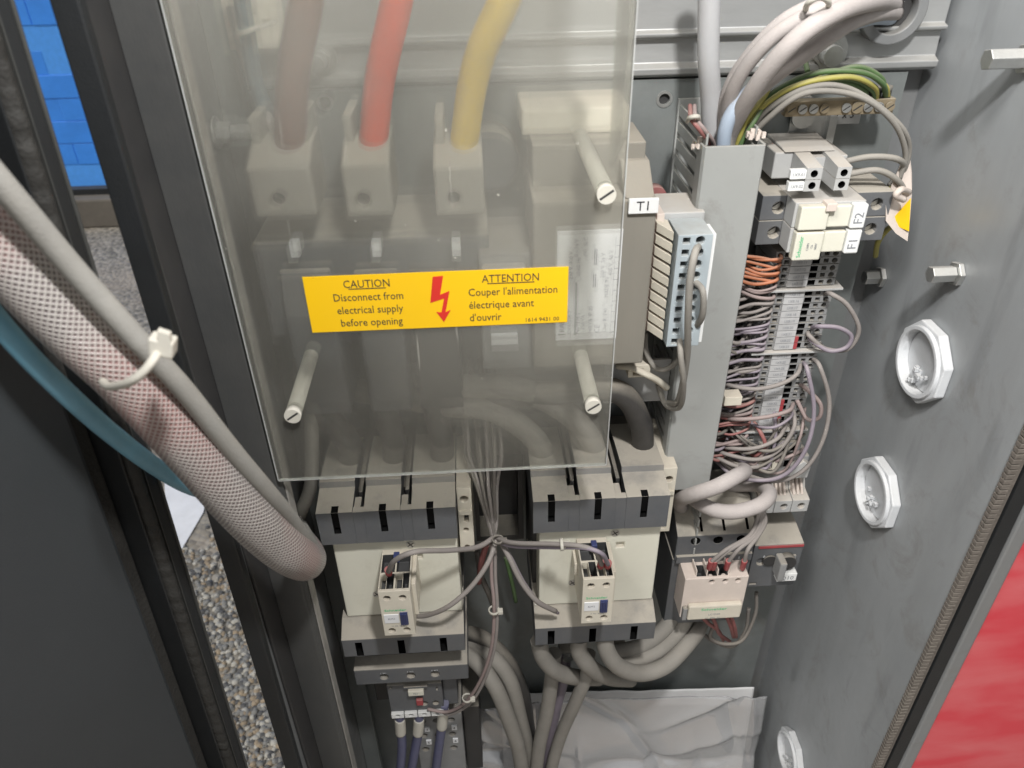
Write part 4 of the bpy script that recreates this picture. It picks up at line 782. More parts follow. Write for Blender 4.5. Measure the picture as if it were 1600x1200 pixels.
# DIN rail
rx0, rx1 = at(1228, 215, -.006).x, at(1300, 215, -.006).x
dr = thing('din_rail', ((rx0 + rx1) / 2, 0, -.3), 'vertical zinc mounting rail below the earth bar', 'rail')
g = MB(); zt_ = at(1262, 178, 0).z; g.ext([(rx0, -.009, -.47), (rx0 + .006, -.009, -.47), (rx0 + .006, -.003, -.47), (rx1 - .006, -.003, -.47), (rx1 - .006, -.009, -.47), (rx1, -.009, -.47), (rx1, -.008, -.47), (rx1 - .005, -.008, -.47), (rx1 - .005, -.001, -.47), (rx0 + .005, -.001, -.47), (rx0 + .005, -.008, -.47), (rx0, -.008, -.47)], (0, 0, zt_ + .47)); build('rail_profile', g, m_steel, dr)
# pair of small terminals above the breakers
tp = thing('terminal_pair', (.26, 0, -.2), 'two stacked light grey terminals with white tags above the breakers', 'terminal block')
yf = -.078; a = at(1262, 262, yf); b = at(1332, 262, yf); zt = at(1290, 262, yf).z; zb_ = at(1290, 298, yf).z; xm0, xm1 = at(1285, 270, yf).x, at(1308, 270, yf).x
hm = (zt + zb_) / 2
for k, (za, zc_) in enumerate(((hm + .0002, zt), (zb_, hm - .0002))):
    g = MB(); g.prism(a.x, xm0, [(yf, za), (yf, zc_), (-.05, zc_ + (.003 if k == 0 else 0)), (-.03, zc_ + (.003 if k == 0 else 0)), (-.03, za)], {0: [('c', (a.x + xm0) / 2, (zc_ - za) / 2, .0027, .01)]}, 0, 1); g.prism(xm1, b.x, [(yf, za), (yf, zc_), (-.05, zc_ + (.003 if k == 0 else 0)), (-.03, zc_ + (.003 if k == 0 else 0)), (-.03, za)], {0: [('c', (xm1 + b.x) / 2, (zc_ - za) / 2, .0027, .01)]}, 0, 1)
    g.box(xm0, xm1, -.055, -.03, za, zc_, m=0)
    build('terminal', g, [m_lgrey, m_recess_shade], tp, merge=False)
    q = at(1237, 260, yf); g = MB(); g.box(q.x, a.x - .0003, yf - .001, yf + .004, za + .0008, zc_ - .0008); build('tag', g, m_white, tp, bevel=.0005); text('1X9.0%d' % (k + 1), ((q.x + a.x) / 2, yf - .0012, (za + zc_) / 2), .0032, m_inkg, tp, align='CENTER')
q = at(1212, 262, -.055)
g = MB(); g.prism(q.x + .006, b.x - .002, [(-.052, zt + .0035), (-.045, zt + .0052), (-.012, zt + .006), (-.012, zt + .0035)]); build('end_plate', g, m_lgrey, tp, bevel=.0006)
g = MB(); g.box(q.x, a.x, -.05, -.012, zb_, zt + .003); build('terminal_foot', g, m_lgrey, tp, bevel=.001)
g = MB(); g.box(b.x + .0003, b.x + .008, -.052, -.012, zb_ + .002, zt); build('terminal_foot', g, m_lgrey, tp, bevel=.001)
# ================================================================== breakers F1 / F2
fx0, fx1 = .2125, .3115; fz1 = -.2045; fz0 = -.2435; fm = (fz1 + fz0) / 2; FX = lambda px: at(px, 350, -.086).x
for k, (za, zc_, nm) in enumerate(((fm + .0002, fz1, 'F2'), (fz0, fm - .0002, 'F1'))):
    t = thing('circuit_breaker', (.262, 0, (za + zc_) / 2), ('upper' if k == 0 else 'lower') + ' slim breaker tagged ' + nm + ' above the terminal strip', 'circuit breaker', 'stacked slim circuit breakers')
    hz = (zc_ - za) / 2
    g = MB(); g.box(fx0, FX(1243) - .0003, -.064, -.01, za, zc_, holes=[('c', fx0 + .013, za + hz, .0048, .009)], mh=1); build('left_wing', g, [m_slate, m_recess_shade], t, bevel=.0006)
    g = MB(); g.box(FX(1352) + .0003, fx1, -.064, -.01, za, zc_, holes=[('c', fx1 - .011, za + hz, .0045, .009)], mh=1); build('right_wing', g, [m_slate, m_recess_shade], t, bevel=.0006)
    g = MB(); g.prism(FX(1243), FX(1352), [(-.080, za), (-.080, zc_), (-.01, zc_), (-.01, za)]); build('centre_body', g, m_lgrey, t, bevel=.0006)
    for hx in (fx0 + .013, fx1 - .011): screw(t, (hx, -.0565, (za + zc_) / 2), .0038, 'terminal_screw', h=.001)
    g = MB(); g.box(FX(1247), FX(1291), -.0875, -.0802, za - (.004 if k else 0) + .0006, zc_ - .0006); hnd = build('toggle_face', g, m_cream, t, bevel=.001)
    g = MB(); g.box(FX(1293), FX(1327), -.085, -.0802, za + .0015, zc_ - .0015); build('front_window', g, m_cream, t, bevel=.001)
    g = MB(); g.box(FX(1328), FX(1350), -.087, -.0802, za + .0004, zc_ - .0004); build('label_plate', g, m_white, t, bevel=.0012)
    text(nm, (FX(1339), -.0872, (za + zc_) / 2 - .001), .0095, m_inkg, t, rot=math.pi / 2, align='CENTER')
    if k:
        text('Schneider', (FX(1256), -.0877, (za + zc_) / 2 - .002), .0042, m_green, t, rot=math.pi / 2, align='CENTER')
        for j in range(3): text(('C60N', 'C6', '400V')[j], (FX(1268) + j * .003, -.0877, (za + zc_) / 2 - .002), .0024, m_inkg, t, rot=math.pi / 2, align='CENTER')
    else:
        g = MB(); g.box(FX(1283), FX(1299), -.0895, -.0802, zc_ - .004, zc_ + .002); build('red_cream_tab', g, m_pink, t, bevel=.0006)
# ================================================================== terminal strip
strip = thing('terminal_strip', (.26, 0, -.45), 'long column of grey rail terminals with white number tags', 'terminal strip')
xa, xb = .2345, .2870; yf = -.055
pz = .0062; z = at(1250, 392, yf).z; zend = at(1210, 694, yf).z
plates = [at(1255, 449, yf).z, at(1235, 553, yf).z, at(1205, 668, yf).z]
m_gap = m_black
blk = None; tagm = None; rows = []; red_rows = []; i = 0; num = 0
while z > zend:
    hit = [p_ for p_ in plates if z - pz < p_ < z]
    if hit:
        g = MB(); g.box(xa - .007, xb + .006, -.060, -.012, z - .0026, z - .0006); build('end_plate', g, m_lgrey, strip, bevel=.0003); z -= .0032; plates = [p_ for p_ in plates if p_ not in hit]; continue
    if blk is None:
        hz = pz / 2
        g = MB(); g.box(xa, xb, yf, -.012, z - pz + .0005, z, holes=[('c', xa + .0035, z - hz, .0021, .008), ('r', xa + .0072, xa + .0115, z - hz - .0018, z - hz + .0018, .008), ('r', xb - .0225, xb - .0165, z - hz - .0022, z - hz + .0022, .012), ('r', xb - .0135, xb - .0095, z - hz - .0018, z - hz + .0018, .008), ('c', xb - .0045, z - hz, .0024, .008)], mh=1)
        blk = build('terminal', g, [m_mgrey, m_recess_shade], strip); b0 = z
    else: share('terminal', blk, strip, (R_.uniform(-.0004, .0004), R_.uniform(-.0006, .0006), z - b0))
    rows.append(z - pz / 2)
    if z > plates[-1] - .0 if plates else False:
        if tagm is None:
            g = MB(); g.box(xa + .0125, xb - .0238, yf - .0022, yf + .001, z - pz + .0006, z - .0001); tagm = build('number_tag', g, mat('dusty white tag', (.44, .44, .44), .6, var=.15, vs=90), strip); t0 = z
        else: share('number_tag', tagm, strip, (0, 0, z - t0))
        text(('1X7.%d' if num < 5 else '1X8.%d' if num < 14 else '1X9.%d') % (10 + num), ((xa + xb) / 2 - .0055, yf - .0024, z - pz / 2), .0032, m_inkg, strip, align='CENTER')
        if num in (12, 13, 22, 23, 24, 25):
            g = MB(); g.box(xb - .0236, xb - .0205, yf - .002, yf + .001, z - pz + .0006, z - .0001); build('red_marker', g, m_red, strip)
    num += 1; z -= pz
# second, lower tier visible on the left
zz = at(1170, 545, -.03).z; t = thing('terminal_strip', (.21, 0, -.4), 'short row of dark terminals behind the wires beside the duct', 'terminal strip')
lb_ = None
for k in range(16):
    z = zz - k * .0063
    if lb_ is None:
        g = MB(); g.box(.212, .232, -.028, -.006, z - .0056, z, holes=[('r', .2145, .219, z - .0045, z - .0012, .006), ('r', .2225, .227, z - .0045, z - .0012, .006)], mh=1); lb_ = build('terminal', g, [m_mgrey, m_recess_shade], t); l0 = z
    else: share('terminal', lb_, t, (0, 0, z - l0))
# wires from duct to strip
ordn = ['first', 'second', 'third', 'fourth', 'fifth', 'sixth', 'seventh', 'eighth', 'ninth', 'tenth', 'eleventh', 'twelfth', 'thirteenth', 'fourteenth', 'fifteenth', 'sixteenth', 'seventeenth', 'eighteenth', 'nineteenth', 'twentieth', 'twenty first', 'twenty second', 'twenty third', 'twenty fourth', 'twenty fifth', 'twenty sixth', 'twenty seventh', 'twenty eighth', 'twenty ninth', 'thirtieth', 'thirty first', 'thirty second', 'thirty third']
for k, z in enumerate(rows):
    mm, cn = (m_orange, 'orange') if k < 4 else (m_pinkw, 'rusty grey') if k < 6 else (m_wire, 'grey') if k < 9 or k in (15, 20, 22) else (m_purple, 'purple grey') if k < 20 else R_.choice(((m_redw, 'red'), (m_pinkw, 'pinkish'), (m_wire, 'grey')))
    for d in range(2 if k < 5 or k % 3 == 0 else 1):
        zz = z + R_.uniform(-.0008, .0008) - d * .0028; dr_ = R_.uniform(-.006, .012); ys = R_.uniform(-.03, .0)
        up_ = .009 if k < 6 else -.003 - R_.uniform(0, .004)
        wire('terminal_wire', [(.186, -.032 + ys, zz + up_ + R_.uniform(-.006, .006)), (.203, -.045 + ys * .7, zz + up_ * .8 - dr_ * .3), (.220, -.060, zz + up_ * .3 - dr_ * .5), (xa + .0015, -.0605 + d * .002, zz), (xa + .0045, -.050, zz)], .0011 + R_.uniform(0, .0005), mm,
             '%s %s wire from the top, between duct and terminal strip%s' % (ordn[k] if k < len(ordn) else 'lowest', cn, '' if d == 0 else ', lower of its pair'), group='wires running from duct into the terminal strip')
rt = random.Random(21)
for k in range(34):
    z = rows[min(int(k * .9) + 2, len(rows) - 1)] + rt.uniform(-.003, .003); y0 = rt.uniform(-.05, -.012); sag = rt.uniform(-.004, .016)
    m_, n_ = rt.choice(((m_dwire, 'dark'), (m_wire, 'grey'), (m_purple, 'purple grey'), (m_dwire, 'dark')))
    if k > 22 and k % 3 == 0: m_, n_ = m_redw, 'dull red'
    wire('loose_wire', [(.190, y0, z + rt.uniform(-.008, .008)), (.202, y0 - .012, z - sag * .4), (.216, y0 - .012, z - sag), (.230, -.038, z - sag * .5), (.238, -.030, z + rt.uniform(-.003, .003))], rt.uniform(.0010, .0016), m_, '%s %s wire from the top half buried behind the others beside the duct' % (ordn[k] if k < len(ordn) else 'lowest', n_), group='buried wires beside the duct')
for k in range(12):
    px, py = rt.uniform(1125, 1165), rt.uniform(640, 725); qx, qy = rt.uniform(1195, 1262), rt.uniform(625, 700); bx_, by_ = (px + qx) / 2 + rt.uniform(-10, 25), max(py, qy) + rt.uniform(5, 38)
    m_, n_ = rt.choice(((m_dwire, 'dark'), (m_wire, 'grey'), (m_pinkw, 'pinkish'), (m_purple, 'purple grey')))
    wire('loose_wire', [(px, py, -.045), ((px + bx_) / 2, (py + by_) / 2 + 6, -.064), (bx_, by_, rt.uniform(-.075, -.06)), ((qx + bx_) / 2 + 8, (qy + by_) / 2, -.066), (qx, qy, -.052)], rt.uniform(.0011, .0017), m_, n_ + ' wire sagging in a loose loop across the foot of the terminal strip', group=n_ + ' loops at the foot of the terminal strip')
# right side loops
loops = [([(1288, 458, -.053), (1300, 460, -.066), (1325, 478, -.07), (1342, 515, -.07), (1325, 545, -.068), (1290, 545, -.066), (1265, 525, -.062), (1262, 518, -.05)], m_wire, 'largest upper grey loop right of the terminal strip'),
         ([(1268, 512, -.053), (1280, 510, -.066), (1310, 512, -.07), (1330, 525, -.07), (1322, 543, -.07), (1295, 548, -.068), (1268, 532, -.062), (1264, 526, -.05)], m_purple, 'small purple loop right of the terminal strip'),
         ([(1270, 560, -.053), (1282, 575, -.07), (1296, 630, -.075), (1285, 690, -.08), (1255, 735, -.08), (1210, 752, -.075), (1150, 735, -.065), (1115, 710, -.05)], m_wire, 'outer long grey loop from the strip down past the K8 tag'),
         ([(1255, 566, -.053), (1262, 580, -.07), (1272, 640, -.078), (1262, 695, -.085), (1235, 735, -.085), (1200, 750, -.08), (1150, 745, -.07), (1118, 720, -.05)], m_purple, 'long purple loop from the strip down past the K8 tag'),
         ([(1252, 568, -.053), (1245, 585, -.068), (1220, 600, -.072), (1180, 608, -.07), (1140, 602, -.06), (1125, 595, -.04)], m_wire, 'grey wire crossing the strip from right to the duct'),
         ([(1240, 630, -.053), (1232, 642, -.068), (1195, 652, -.072), (1150, 655, -.065), (1122, 650, -.045)], m_pinkw, 'pinkish wire crossing the strip low down'),
         ([(1250, 600, -.053), (1265, 612, -.066), (1282, 632, -.07), (1280, 652, -.07), (1262, 655, -.065), (1245, 625, -.055)], m_pinkw, 'pinkish small loop at the right of the lower strip'),
         ([(1240, 640, -.055), (1240, 670, -.068), (1215, 705, -.07), (1180, 718, -.068), (1130, 708, -.06), (1112, 698, -.04)], m_wire, 'grey wire sweeping under the strip to the duct foot'),
         ([(1230, 660, -.055), (1215, 685, -.068), (1180, 700, -.07), (1140, 700, -.06), (1112, 690, -.04)], m_wire, 'grey wire just above the duct foot'),
         ([(1178, 660, -.055), (1188, 675, -.066), (1195, 695, -.068), (1180, 712, -.064), (1170, 705, -.05)], m_redw, 'curled red wire below the strip'),
         ([(1120, 715, -.06), (1150, 728, -.07), (1180, 730, -.07), (1200, 722, -.06)], m_wire, 'short grey wire left of the K8 tag')]
for pts, mm, lb in loops: wire('jumper_wire', pts, .0019, mm, lb, group='loose wires looping round the terminal strip', sub=8)
c = at(1145, 625, -.075); t = thing('wire_marker', c, 'small cream marker bundled on the wires beside the duct', 'marker')
g = MB(); g.box(c.x - .008, c.x + .007, -.078, -.066, c.z - .004, c.z + .005); build('marker_body', g, m_cream2, t, bevel=.0006)
# relay base with K8 tag
kb = thing('relay_module', (.25, 0, -.5), 'cluttered relay base carrying the K8 tag below the terminal strip', 'relay')
a = at(1150, 745, -.055); b = at(1258, 740, -.055); zt = at(1200, 715, -.055).z
g = MB(); g.box(a.x, b.x, -.055, -.01, a.z - .004, zt, holes=[('r', a.x + .004 + i * .008, a.x + .009 + i * .008, zt - .012, zt - .005, .01) for i in range(7)], mh=1); build('base_body', g, [m_mgrey, m_recess_shade], kb, bevel=.001)
c = at(1198, 727, -.064); g = MB(); g.box(c.x - .0095, c.x + .0095, -.0655, -.0552, c.z - .005, c.z + .005); build('tag_plate', g, m_cream2, kb, bevel=.0008); text('K8', (c.x, -.0657, c.z), .0085, m_ink, kb, align='CENTER')
c = at(1250, 735, -.062); g = MB(); g.ext([(c.x - .009, -.062, c.z - .01), (c.x + .009, -.062, c.z - .01), (c.x + .010, -.062, c.z + .004), (c.x + .002, -.062, c.z + .011), (c.x - .008, -.062, c.z + .002)], (0, .03, 0)); build('release_lever', g, m_lgrey, kb, bevel=.001)
c = at(1215, 700, -.058); g = MB(); g.box(c.x - .018, c.x + .022, -.058, -.01, c.z - .006, c.z + .006, holes=[('r', c.x - .015 + i * .009, c.x - .010 + i * .009, c.z - .004, c.z + .003, .01) for i in range(4)], mh=1); build('upper_tier', g, [m_mgrey, m_recess_shade], kb, bevel=.0006)
# three light terminals
x3 = [at(1182, 800, -.066).x, at(1262, 798, -.066).x]; zt, zb_ = at(1220, 783, -.066).z, at(1220, 801, -.066).z
for k in range(3):
    a = x3[0] + k * (x3[1] - x3[0]) / 3; b = x3[0] + (k + 1) * (x3[1] - x3[0]) / 3 - .0006
    t = thing('screw_terminal', ((a + b) / 2, 0, zb_), ('leftmost', 'middle', 'rightmost')[k] + ' of three light grey screw terminals under the K8 tag', 'terminal block', 'three light grey screw terminals')
    g = MB(); g.prism(a, b, [(-.066, zb_), (-.066, zt), (-.052, zt + .003), (-.045, zt + .016), (-.012, zt + .016), (-.012, zb_)], {0: [('c', (a + b) / 2 + .001, (zt - zb_) / 2, .0036, .008)]}, 0, 1); build('terminal_body', g, [m_lgrey, m_recess_shade], t, bevel=.0006)
    for j in range(3):
        g = MB(); g.prism(a + .0015 + j * .004, a + .0035 + j * .004, [(-.060, zt + .002), (-.055, zt + .009), (-.045, zt + .019), (-.040, zt + .016), (-.045, zt + .002)]); build('wire_comb', g, m_pink, t)
    screw(t, ((a + b) / 2 + .001, -.0595, (zt + zb_) / 2), .003, 'terminal_screw', h=.001)
# fat grey cable bends
cable('bent_cable', [(1068, 800, -.04), (1062, 782, -.075), (1085, 772, -.10), (1120, 760, -.108), (1152, 743, -.10), (1163, 735, -.075), (1140, 730, -.04)], .0068, m_dcable, 'upper fat grey cable bent over the small contactor', 'fat bent cables above the small contactor')
cable('bent_cable', [(1060, 760, -.03), (1100, 790, -.09), (1140, 800, -.108), (1185, 790, -.108), (1202, 772, -.09), (1185, 758, -.06), (1140, 758, -.035)], .0068, m_dcable, 'lower fat grey cable bent over the small contactor', 'fat bent cables above the small contactor')
# ================================================================== small contactor
kx0, kx1 = at(1058, 845, -.08).x, at(1182, 835, -.08).x
sk = thing('small_contactor', ((kx0 + kx1) / 2, 0, -.6), 'small three pole contactor with pinkish white front beside the red striped starter', 'contactor')
zt = at(1115, 836, -.08).z; zm = at(1115, 873, -.08).z; zlow = at(1080, 975, -.08).z
hs = [('c', at(x, 845, -.08).x, at(1100, 845, -.08).z, .0046, .01) for x in (1087, 1122, 1158)]
prof = [(-.08, zm), (-.08, zt), (-.05, zt + .020), (-.01, zt + .022), (-.01, zm)]
g = MB(); g.prism(kx0, kx1, prof, {0: [('c', q[1], q[2] - zm, q[3], q[4]) for q in hs], 1: [('r', q[1] + .005, q[1] + .007, .004, .018, .01) for q in hs]}, 0, 1); build('terminal_head', g, [m_slate, m_recess_shade], sk, bevel=.0008)
for q in hs: screw(sk, (q[1], -.0715, q[2]), .0038, 'terminal_screw', h=.001)
g = MB(); g.box(kx0 - .001, kx1 + .001, -.078, -.01, zlow, zm - .0002); build('base', g, m_slate, sk, bevel=.0008)
g = MB(); g.box(kx0 + .001, kx1 - .001, -.083, -.0782, zm - .0012, zm + .008); build('number_band', g, m_slate, sk, bevel=.0005)
for q, s_ in zip(hs, ('1', '3', '5')): text(s_, (q[1], -.0832, zm + .003), .004, m_label, sk, align='CENTER')
yf = -.104; a = at(1072, 900, yf).x; b = at(1172, 895, yf).x; z1_ = at(1120, 905, yf).z; z0_ = at(1110, 962, yf).z
hz = [('c', at(x, y, yf).x, at(1130, 905, yf).z - .003, .0027, .008) for x, y in ((1113, 906), (1134, 905), (1154, 904))]
g = MB(); g.box(a, b, yf, -.0785, z0_, z1_ + .002, holes=hz, top=[('r', a + .012 + i * .0105, a + .021 + i * .0105, yf + .003, yf + .017, .012) for i in range(3)], mh=1); build('front_body', g, [m_pink, m_holeb], sk, bevel=.0008)
g = MB(); g.box(a + .006, b - .003, yf - .006, yf - .0002, z0_ + .002, z0_ + .022); build('name_plate', g, m_cream2, sk, bevel=.0015)
text('Schneider', ((a + b) / 2, yf - .0062, z0_ + .017), .0048, m_green, sk, align='CENTER', sx=1.35)
text('LC1D09', ((a + b) / 2 + .001, yf - .0062, z0_ + .0095), .0034, m_inkg, sk, align='CENTER'); text('A1   230V   A2', ((a + b) / 2, yf - .0062, z0_ + .0045), .0024, m_inkg, sk, align='CENTER')
g = MB(); g.box(a + .001, a + .0055, yf - .005, yf - .0002, z0_ + .001, z0_ + .018); build('side_clip', g, m_mgrey, sk, bevel=.0008)
for k in range(4):
    g = MB(); x_ = a + .0115 + k * .0105; g.box(x_ - .0008, x_ + .0003, yf + .004, -.085, z1_ + .002, z1_ + .009); build('barrier', g, m_pink, sk)
for k, (x, x2) in enumerate(((1108, 1180), (1114, 1186), (1135, 1190), (1160, 1194))):
    P = [at(1190, 790, -.075), at(x2 + 2, 815, -.085), at(x2 - 10, 838, -.095), at((x + x2) / 2 - 8, 858, -.105), at(x + 3, 878, -.104), at(x, 888, -.098)]
    t = thing('control_wire', P[0], ('leftmost', 'second', 'third', 'rightmost')[k] + ' grey wire with a red ferrule into the small contactor', 'wire', 'wires with red ferrules into the small contactor')
    g = MB(); g.tube(P[:-1], .002, 8); build('sheath', g, m_wire, t, merge=False)
    g = MB(); g.tube([P[-2] + Vector((0, 0, .002)), P[-2].lerp(P[-1], .5), P[-1]], .0027, 10); build('ferrule', g, m_red, t, merge=False)
# wires beneath small contactor
for k, (pts, mm, nm) in enumerate((([(1098, 965, -.08), (1108, 975, -.078), (1122, 985, -.07), (1130, 1000, -.05)], m_redw, 'leftmost red'), ([(1112, 962, -.08), (1118, 975, -.078), (1124, 990, -.07), (1140, 1002, -.05)], m_redw, 'second red'), ([(1135, 962, -.08), (1142, 980, -.078), (1146, 995, -.06)], m_redw, 'third red'), ([(1142, 962, -.08), (1148, 980, -.078), (1150, 995, -.06)], m_redw, 'rightmost red'),
        ([(1118, 975, -.07), (1110, 995, -.07), (1130, 1006, -.07), (1160, 1000, -.07), (1180, 960, -.06), (1182, 925, -.05)], m_dwire, 'upper dark'), ([(1092, 985, -.06), (1115, 1002, -.06), (1145, 1010, -.065), (1165, 985, -.06), (1170, 950, -.05)], m_dwire, 'lower dark'))):
    wire('control_wire', pts, .0021, mm, nm + ' wire looping below the small contactor')
# motor starter
qx0, qx1 = at(1176, 870, -.072).x, at(1254, 860, -.072).x; qz1, qz0 = at(1215, 851, -.072).z, at(1215, 915, -.072).z
ms = thing('motor_starter', ((qx0 + qx1) / 2, 0, qz0), 'dark motor starter with a red stripe and rotary knob', 'motor starter')
g = MB(); g.prism(qx0, qx1, [(-.072, qz0), (-.072, qz1), (-.045, qz1 + .005), (-.01, qz1 + .005), (-.01, qz0)], {0: [('c', qx0 + .010, .037, .005, .003), ('r', qx0 + .003, qx0 + .010, .004, .006, .004)]}, 0, 0); build('body', g, [m_slate, m_recess_shade], ms, bevel=.0008)
g = MB(); g.box(qx0 + .004, qx1 - .0005, -.0732, -.0718, qz1 - .0035, qz1 - .0008); build('red_stripe', g, m_red, ms)
c = at(1222, 876, -.075); g = MB(); g.cyl((c.x + .004, -.0722, c.z), FRONT, .009, .007, 20); g.cyl((c.x - .012, -.0722, c.z - .001), FRONT, .007, .002, 18); build('knob_base', g, m_black, ms, merge=False)
g = MB(); g.box(c.x - .007, c.x + .000, -.088, -.0722, c.z - .016, c.z + .009); build('knob', g, m_mgrey, ms, bevel=.0015)
q = at(1229, 902, -.08); g = MB(); g.box(q.x - .010, q.x + .010, -.081, -.0722, q.z - .005, q.z + .006); build('label_plate', g, m_white, ms, bevel=.0008); text('Q10', (q.x, -.0812, q.z), .0075, m_inkg, ms, align='CENTER')
text('ABB', (qx0 + .003, -.0722, qz1 - .0025), .0025, m_red, ms); text('0', (c.x - .019, -.0722, c.z + .004), .004, m_label, ms)
g = MB(); g.box(qx1 - .012, qx1 - .006, -.074, -.0718, c.z - .001, c.z + .005); build('test_slot', g, m_mgrey, ms)
# ================================================================== wires between the contactors
bundle = thing('wire_bundle', at(770, 800, -.08), 'bundle of dusty thin wires dropping between the two contactors', 'wires')
for k in range(8):
    x = 728 + k * 8 + R_.uniform(-3, 3); g = MB()
    pts = [at(x - 14, 560, -.02), at(x - 8, 620, -.045), at(x - 2, 680, -.07 - R_.uniform(0, .02)), at(x, 712, -.085 - R_.uniform(0, .03)), at(745 + k * 4.5, 760, -.10 - R_.uniform(0, .02)), at(762 + k * 2, 815, -.115), at(773 + R_.uniform(-3, 3), 845, -.118)]
    g.tube(pts, .0016, 7); build('strand', g, (m_dwire, m_wire, m_dwire)[k % 3], bundle, merge=False)
for k, (pts, mm, r_, lb) in enumerate((
    ([(772, 840, -.118), (745, 855, -.135), (700, 860, -.155), (650, 862, -.172), (618, 875, -.170), (607, 893, -.160)], m_wire, .0023, 'grey wire running to the left clip on block with a red end'),
    ([(776, 842, -.118), (762, 880, -.135), (735, 918, -.145), (700, 948, -.15), (665, 962, -.14), (640, 962, -.13)], m_wire, .0022, 'grey wire crossing the lower front of the left contactor'),
    ([(770, 838, -.112), (800, 848, -.135), (860, 850, -.155), (905, 853, -.168), (930, 862, -.172), (940, 882, -.162)], m_wire, .0021, 'upper grey wire running to the right clip on block'),
    ([(770, 842, -.112), (800, 853, -.133), (860, 855, -.153), (912, 856, -.170), (940, 865, -.174), (950, 882, -.163)], m_purple, .0019, 'lower grey wire running to the right clip on block'),
    ([(782, 846, -.115), (795, 870, -.13), (815, 910, -.14), (840, 940, -.145), (868, 955, -.138)], m_wire, .0024, 'grey wire dropping to the lower left of the right contactor'),
    ([(786, 848, -.115), (798, 870, -.128), (820, 912, -.138), (846, 944, -.143), (872, 958, -.136)], m_purple, .0015, 'purple wire beside the grey wire at the right contactor'),
    ([(768, 850, -.11), (768, 900, -.12), (772, 950, -.13), (768, 1010, -.135), (752, 1060, -.135), (728, 1096, -.13), (700, 1112, -.12), (668, 1108, -.115)], m_pinkw, .0017, 'left of two pinkish wires hanging down to the relay'),
    ([(774, 850, -.11), (774, 900, -.12), (777, 950, -.13), (773, 1010, -.135), (757, 1062, -.135), (735, 1098, -.13), (705, 1116, -.12), (690, 1112, -.115)], m_wire, .0017, 'right of two pinkish wires hanging down to the relay'),
    ([(745, 860, -.06), (752, 900, -.06), (765, 930, -.06), (775, 960, -.05)], m_dwire, .003, 'dark wire in the gap between contactors'),
    ([(790, 870, -.05), (800, 910, -.05), (806, 940, -.04)], m_gy, .0022, 'dark green wire deep in the gap between contactors'),
    ([(760, 850, -.08), (752, 880, -.08), (748, 910, -.07)], m_redw, .003, 'dull red wire between contact strip and bundle'))):
    P = [at(*q) for q in pts]; wire('control_wire', [tuple(q) for q in P], r_, mm, lb)
for c_, ob in (((607, 895, -.158), 'left block'), ((939, 884, -.160), 'right block, left one'), ((950, 884, -.160), 'right block, right one')):
    c = at(*c_); g = MB(); g.cyl(c + Vector((0, .002, -.003)), (0, -.3, .9), .0030, .008, 10); tag(build('ferrule', g, m_red), 'red wire ferrule in the %s' % ob, 'ferrule')
for px, py, y, lb in ((778, 845, -.125, 'dark tie where the wire bundle splits'), (875, 851, -.16, 'cream tie on the two wires at the right contactor'), (772, 955, -.133, 'pale tie on the hanging pinkish wires'), (730, 1092, -.134, 'white tie on the pinkish wires near the relay')):
    c = at(px, py, y); t = thing('cable_tie', c, lb, 'cable tie'); g = MB(); d = (1, 0, .05) if px == 875 else (0, 0, 1); g.ring(c, d, .0052, .0042, .0025, 16); build('strap', g, m_nylon if px != 778 else m_dwire, t); g = MB(); g.box(c.x + .003, c.x + .008, c.y - .003, c.y + .002, c.z - .002, c.z + .002); build('lock_head', g, m_nylon if px != 778 else m_dwire, t, bevel=.0005)
# ================================================================== cables at the bottom
bc = [([(842, 1000, -.12), (848, 1025, -.12), (868, 1048, -.115), (900, 1058, -.10), (935, 1060, -.06)], 'leftmost grey cable leaving the right contactor'),
      ([(905, 995, -.12), (905, 1018, -.12), (922, 1042, -.118), (950, 1058, -.1), (985, 1062, -.06)], 'middle grey cable leaving the right contactor'),
      ([(945, 990, -.125), (948, 1015, -.128), (965, 1040, -.128), (1000, 1052, -.12), (1040, 1040, -.11), (1075, 1005, -.09), (1095, 975, -.06), (1100, 930, -.04)], 'front grey cable sweeping from the right contactor up to the small one'),
      ([(958, 1040, -.10), (985, 1035, -.10), (1025, 1018, -.095), (1060, 985, -.08), (1080, 950, -.05)], 'second grey cable sweeping up behind the front one'),
      ([(955, 1020, -.09), (1000, 1010, -.09), (1040, 980, -.08), (1060, 940, -.05)], 'third grey cable sweeping up nearest the right contactor')]
for pts, lb in bc: cable('power_cable', pts, .0085, m_cable, lb, 'grey cables under the right contactor')
bc = [([(866, 1020, -.10), (862, 1060, -.10), (855, 1110, -.10), (842, 1170, -.10), (832, 1260, -.10)], .0078, m_cable, 'left of three grey cables hanging before the plastic folder'),
      ([(884, 1020, -.085), (880, 1060, -.085), (868, 1110, -.085), (855, 1180, -.085), (850, 1260, -.085)], .0062, m_purple, 'middle of three cables hanging before the plastic folder'),
      ([(920, 1020, -.10), (916, 1055, -.105), (900, 1095, -.105), (878, 1145, -.10), (862, 1200, -.10), (850, 1270, -.10)], .0072, m_cable, 'right of three grey cables hanging before the plastic folder'),
      ([(700, 1005, -.05), (740, 1030, -.08), (772, 1070, -.10), (795, 1125, -.105), (812, 1180, -.105), (820, 1260, -.10)], .0085, m_cable, 'front grey cable curving down left of the plastic folder'),
      ([(705, 1000, -.04), (760, 1020, -.075), (795, 1060, -.09), (812, 1120, -.092), (828, 1190, -.09), (835, 1260, -.09)], .0085, m_cable, 'second grey cable curving down left of the plastic folder'),
      ([(700, 985, -.03), (750, 995, -.06), (790, 1030, -.075), (815, 1080, -.078), (825, 1140, -.075), (838, 1240, -.07)], .0085, m_cableb, 'black cable curving down behind the grey ones')]
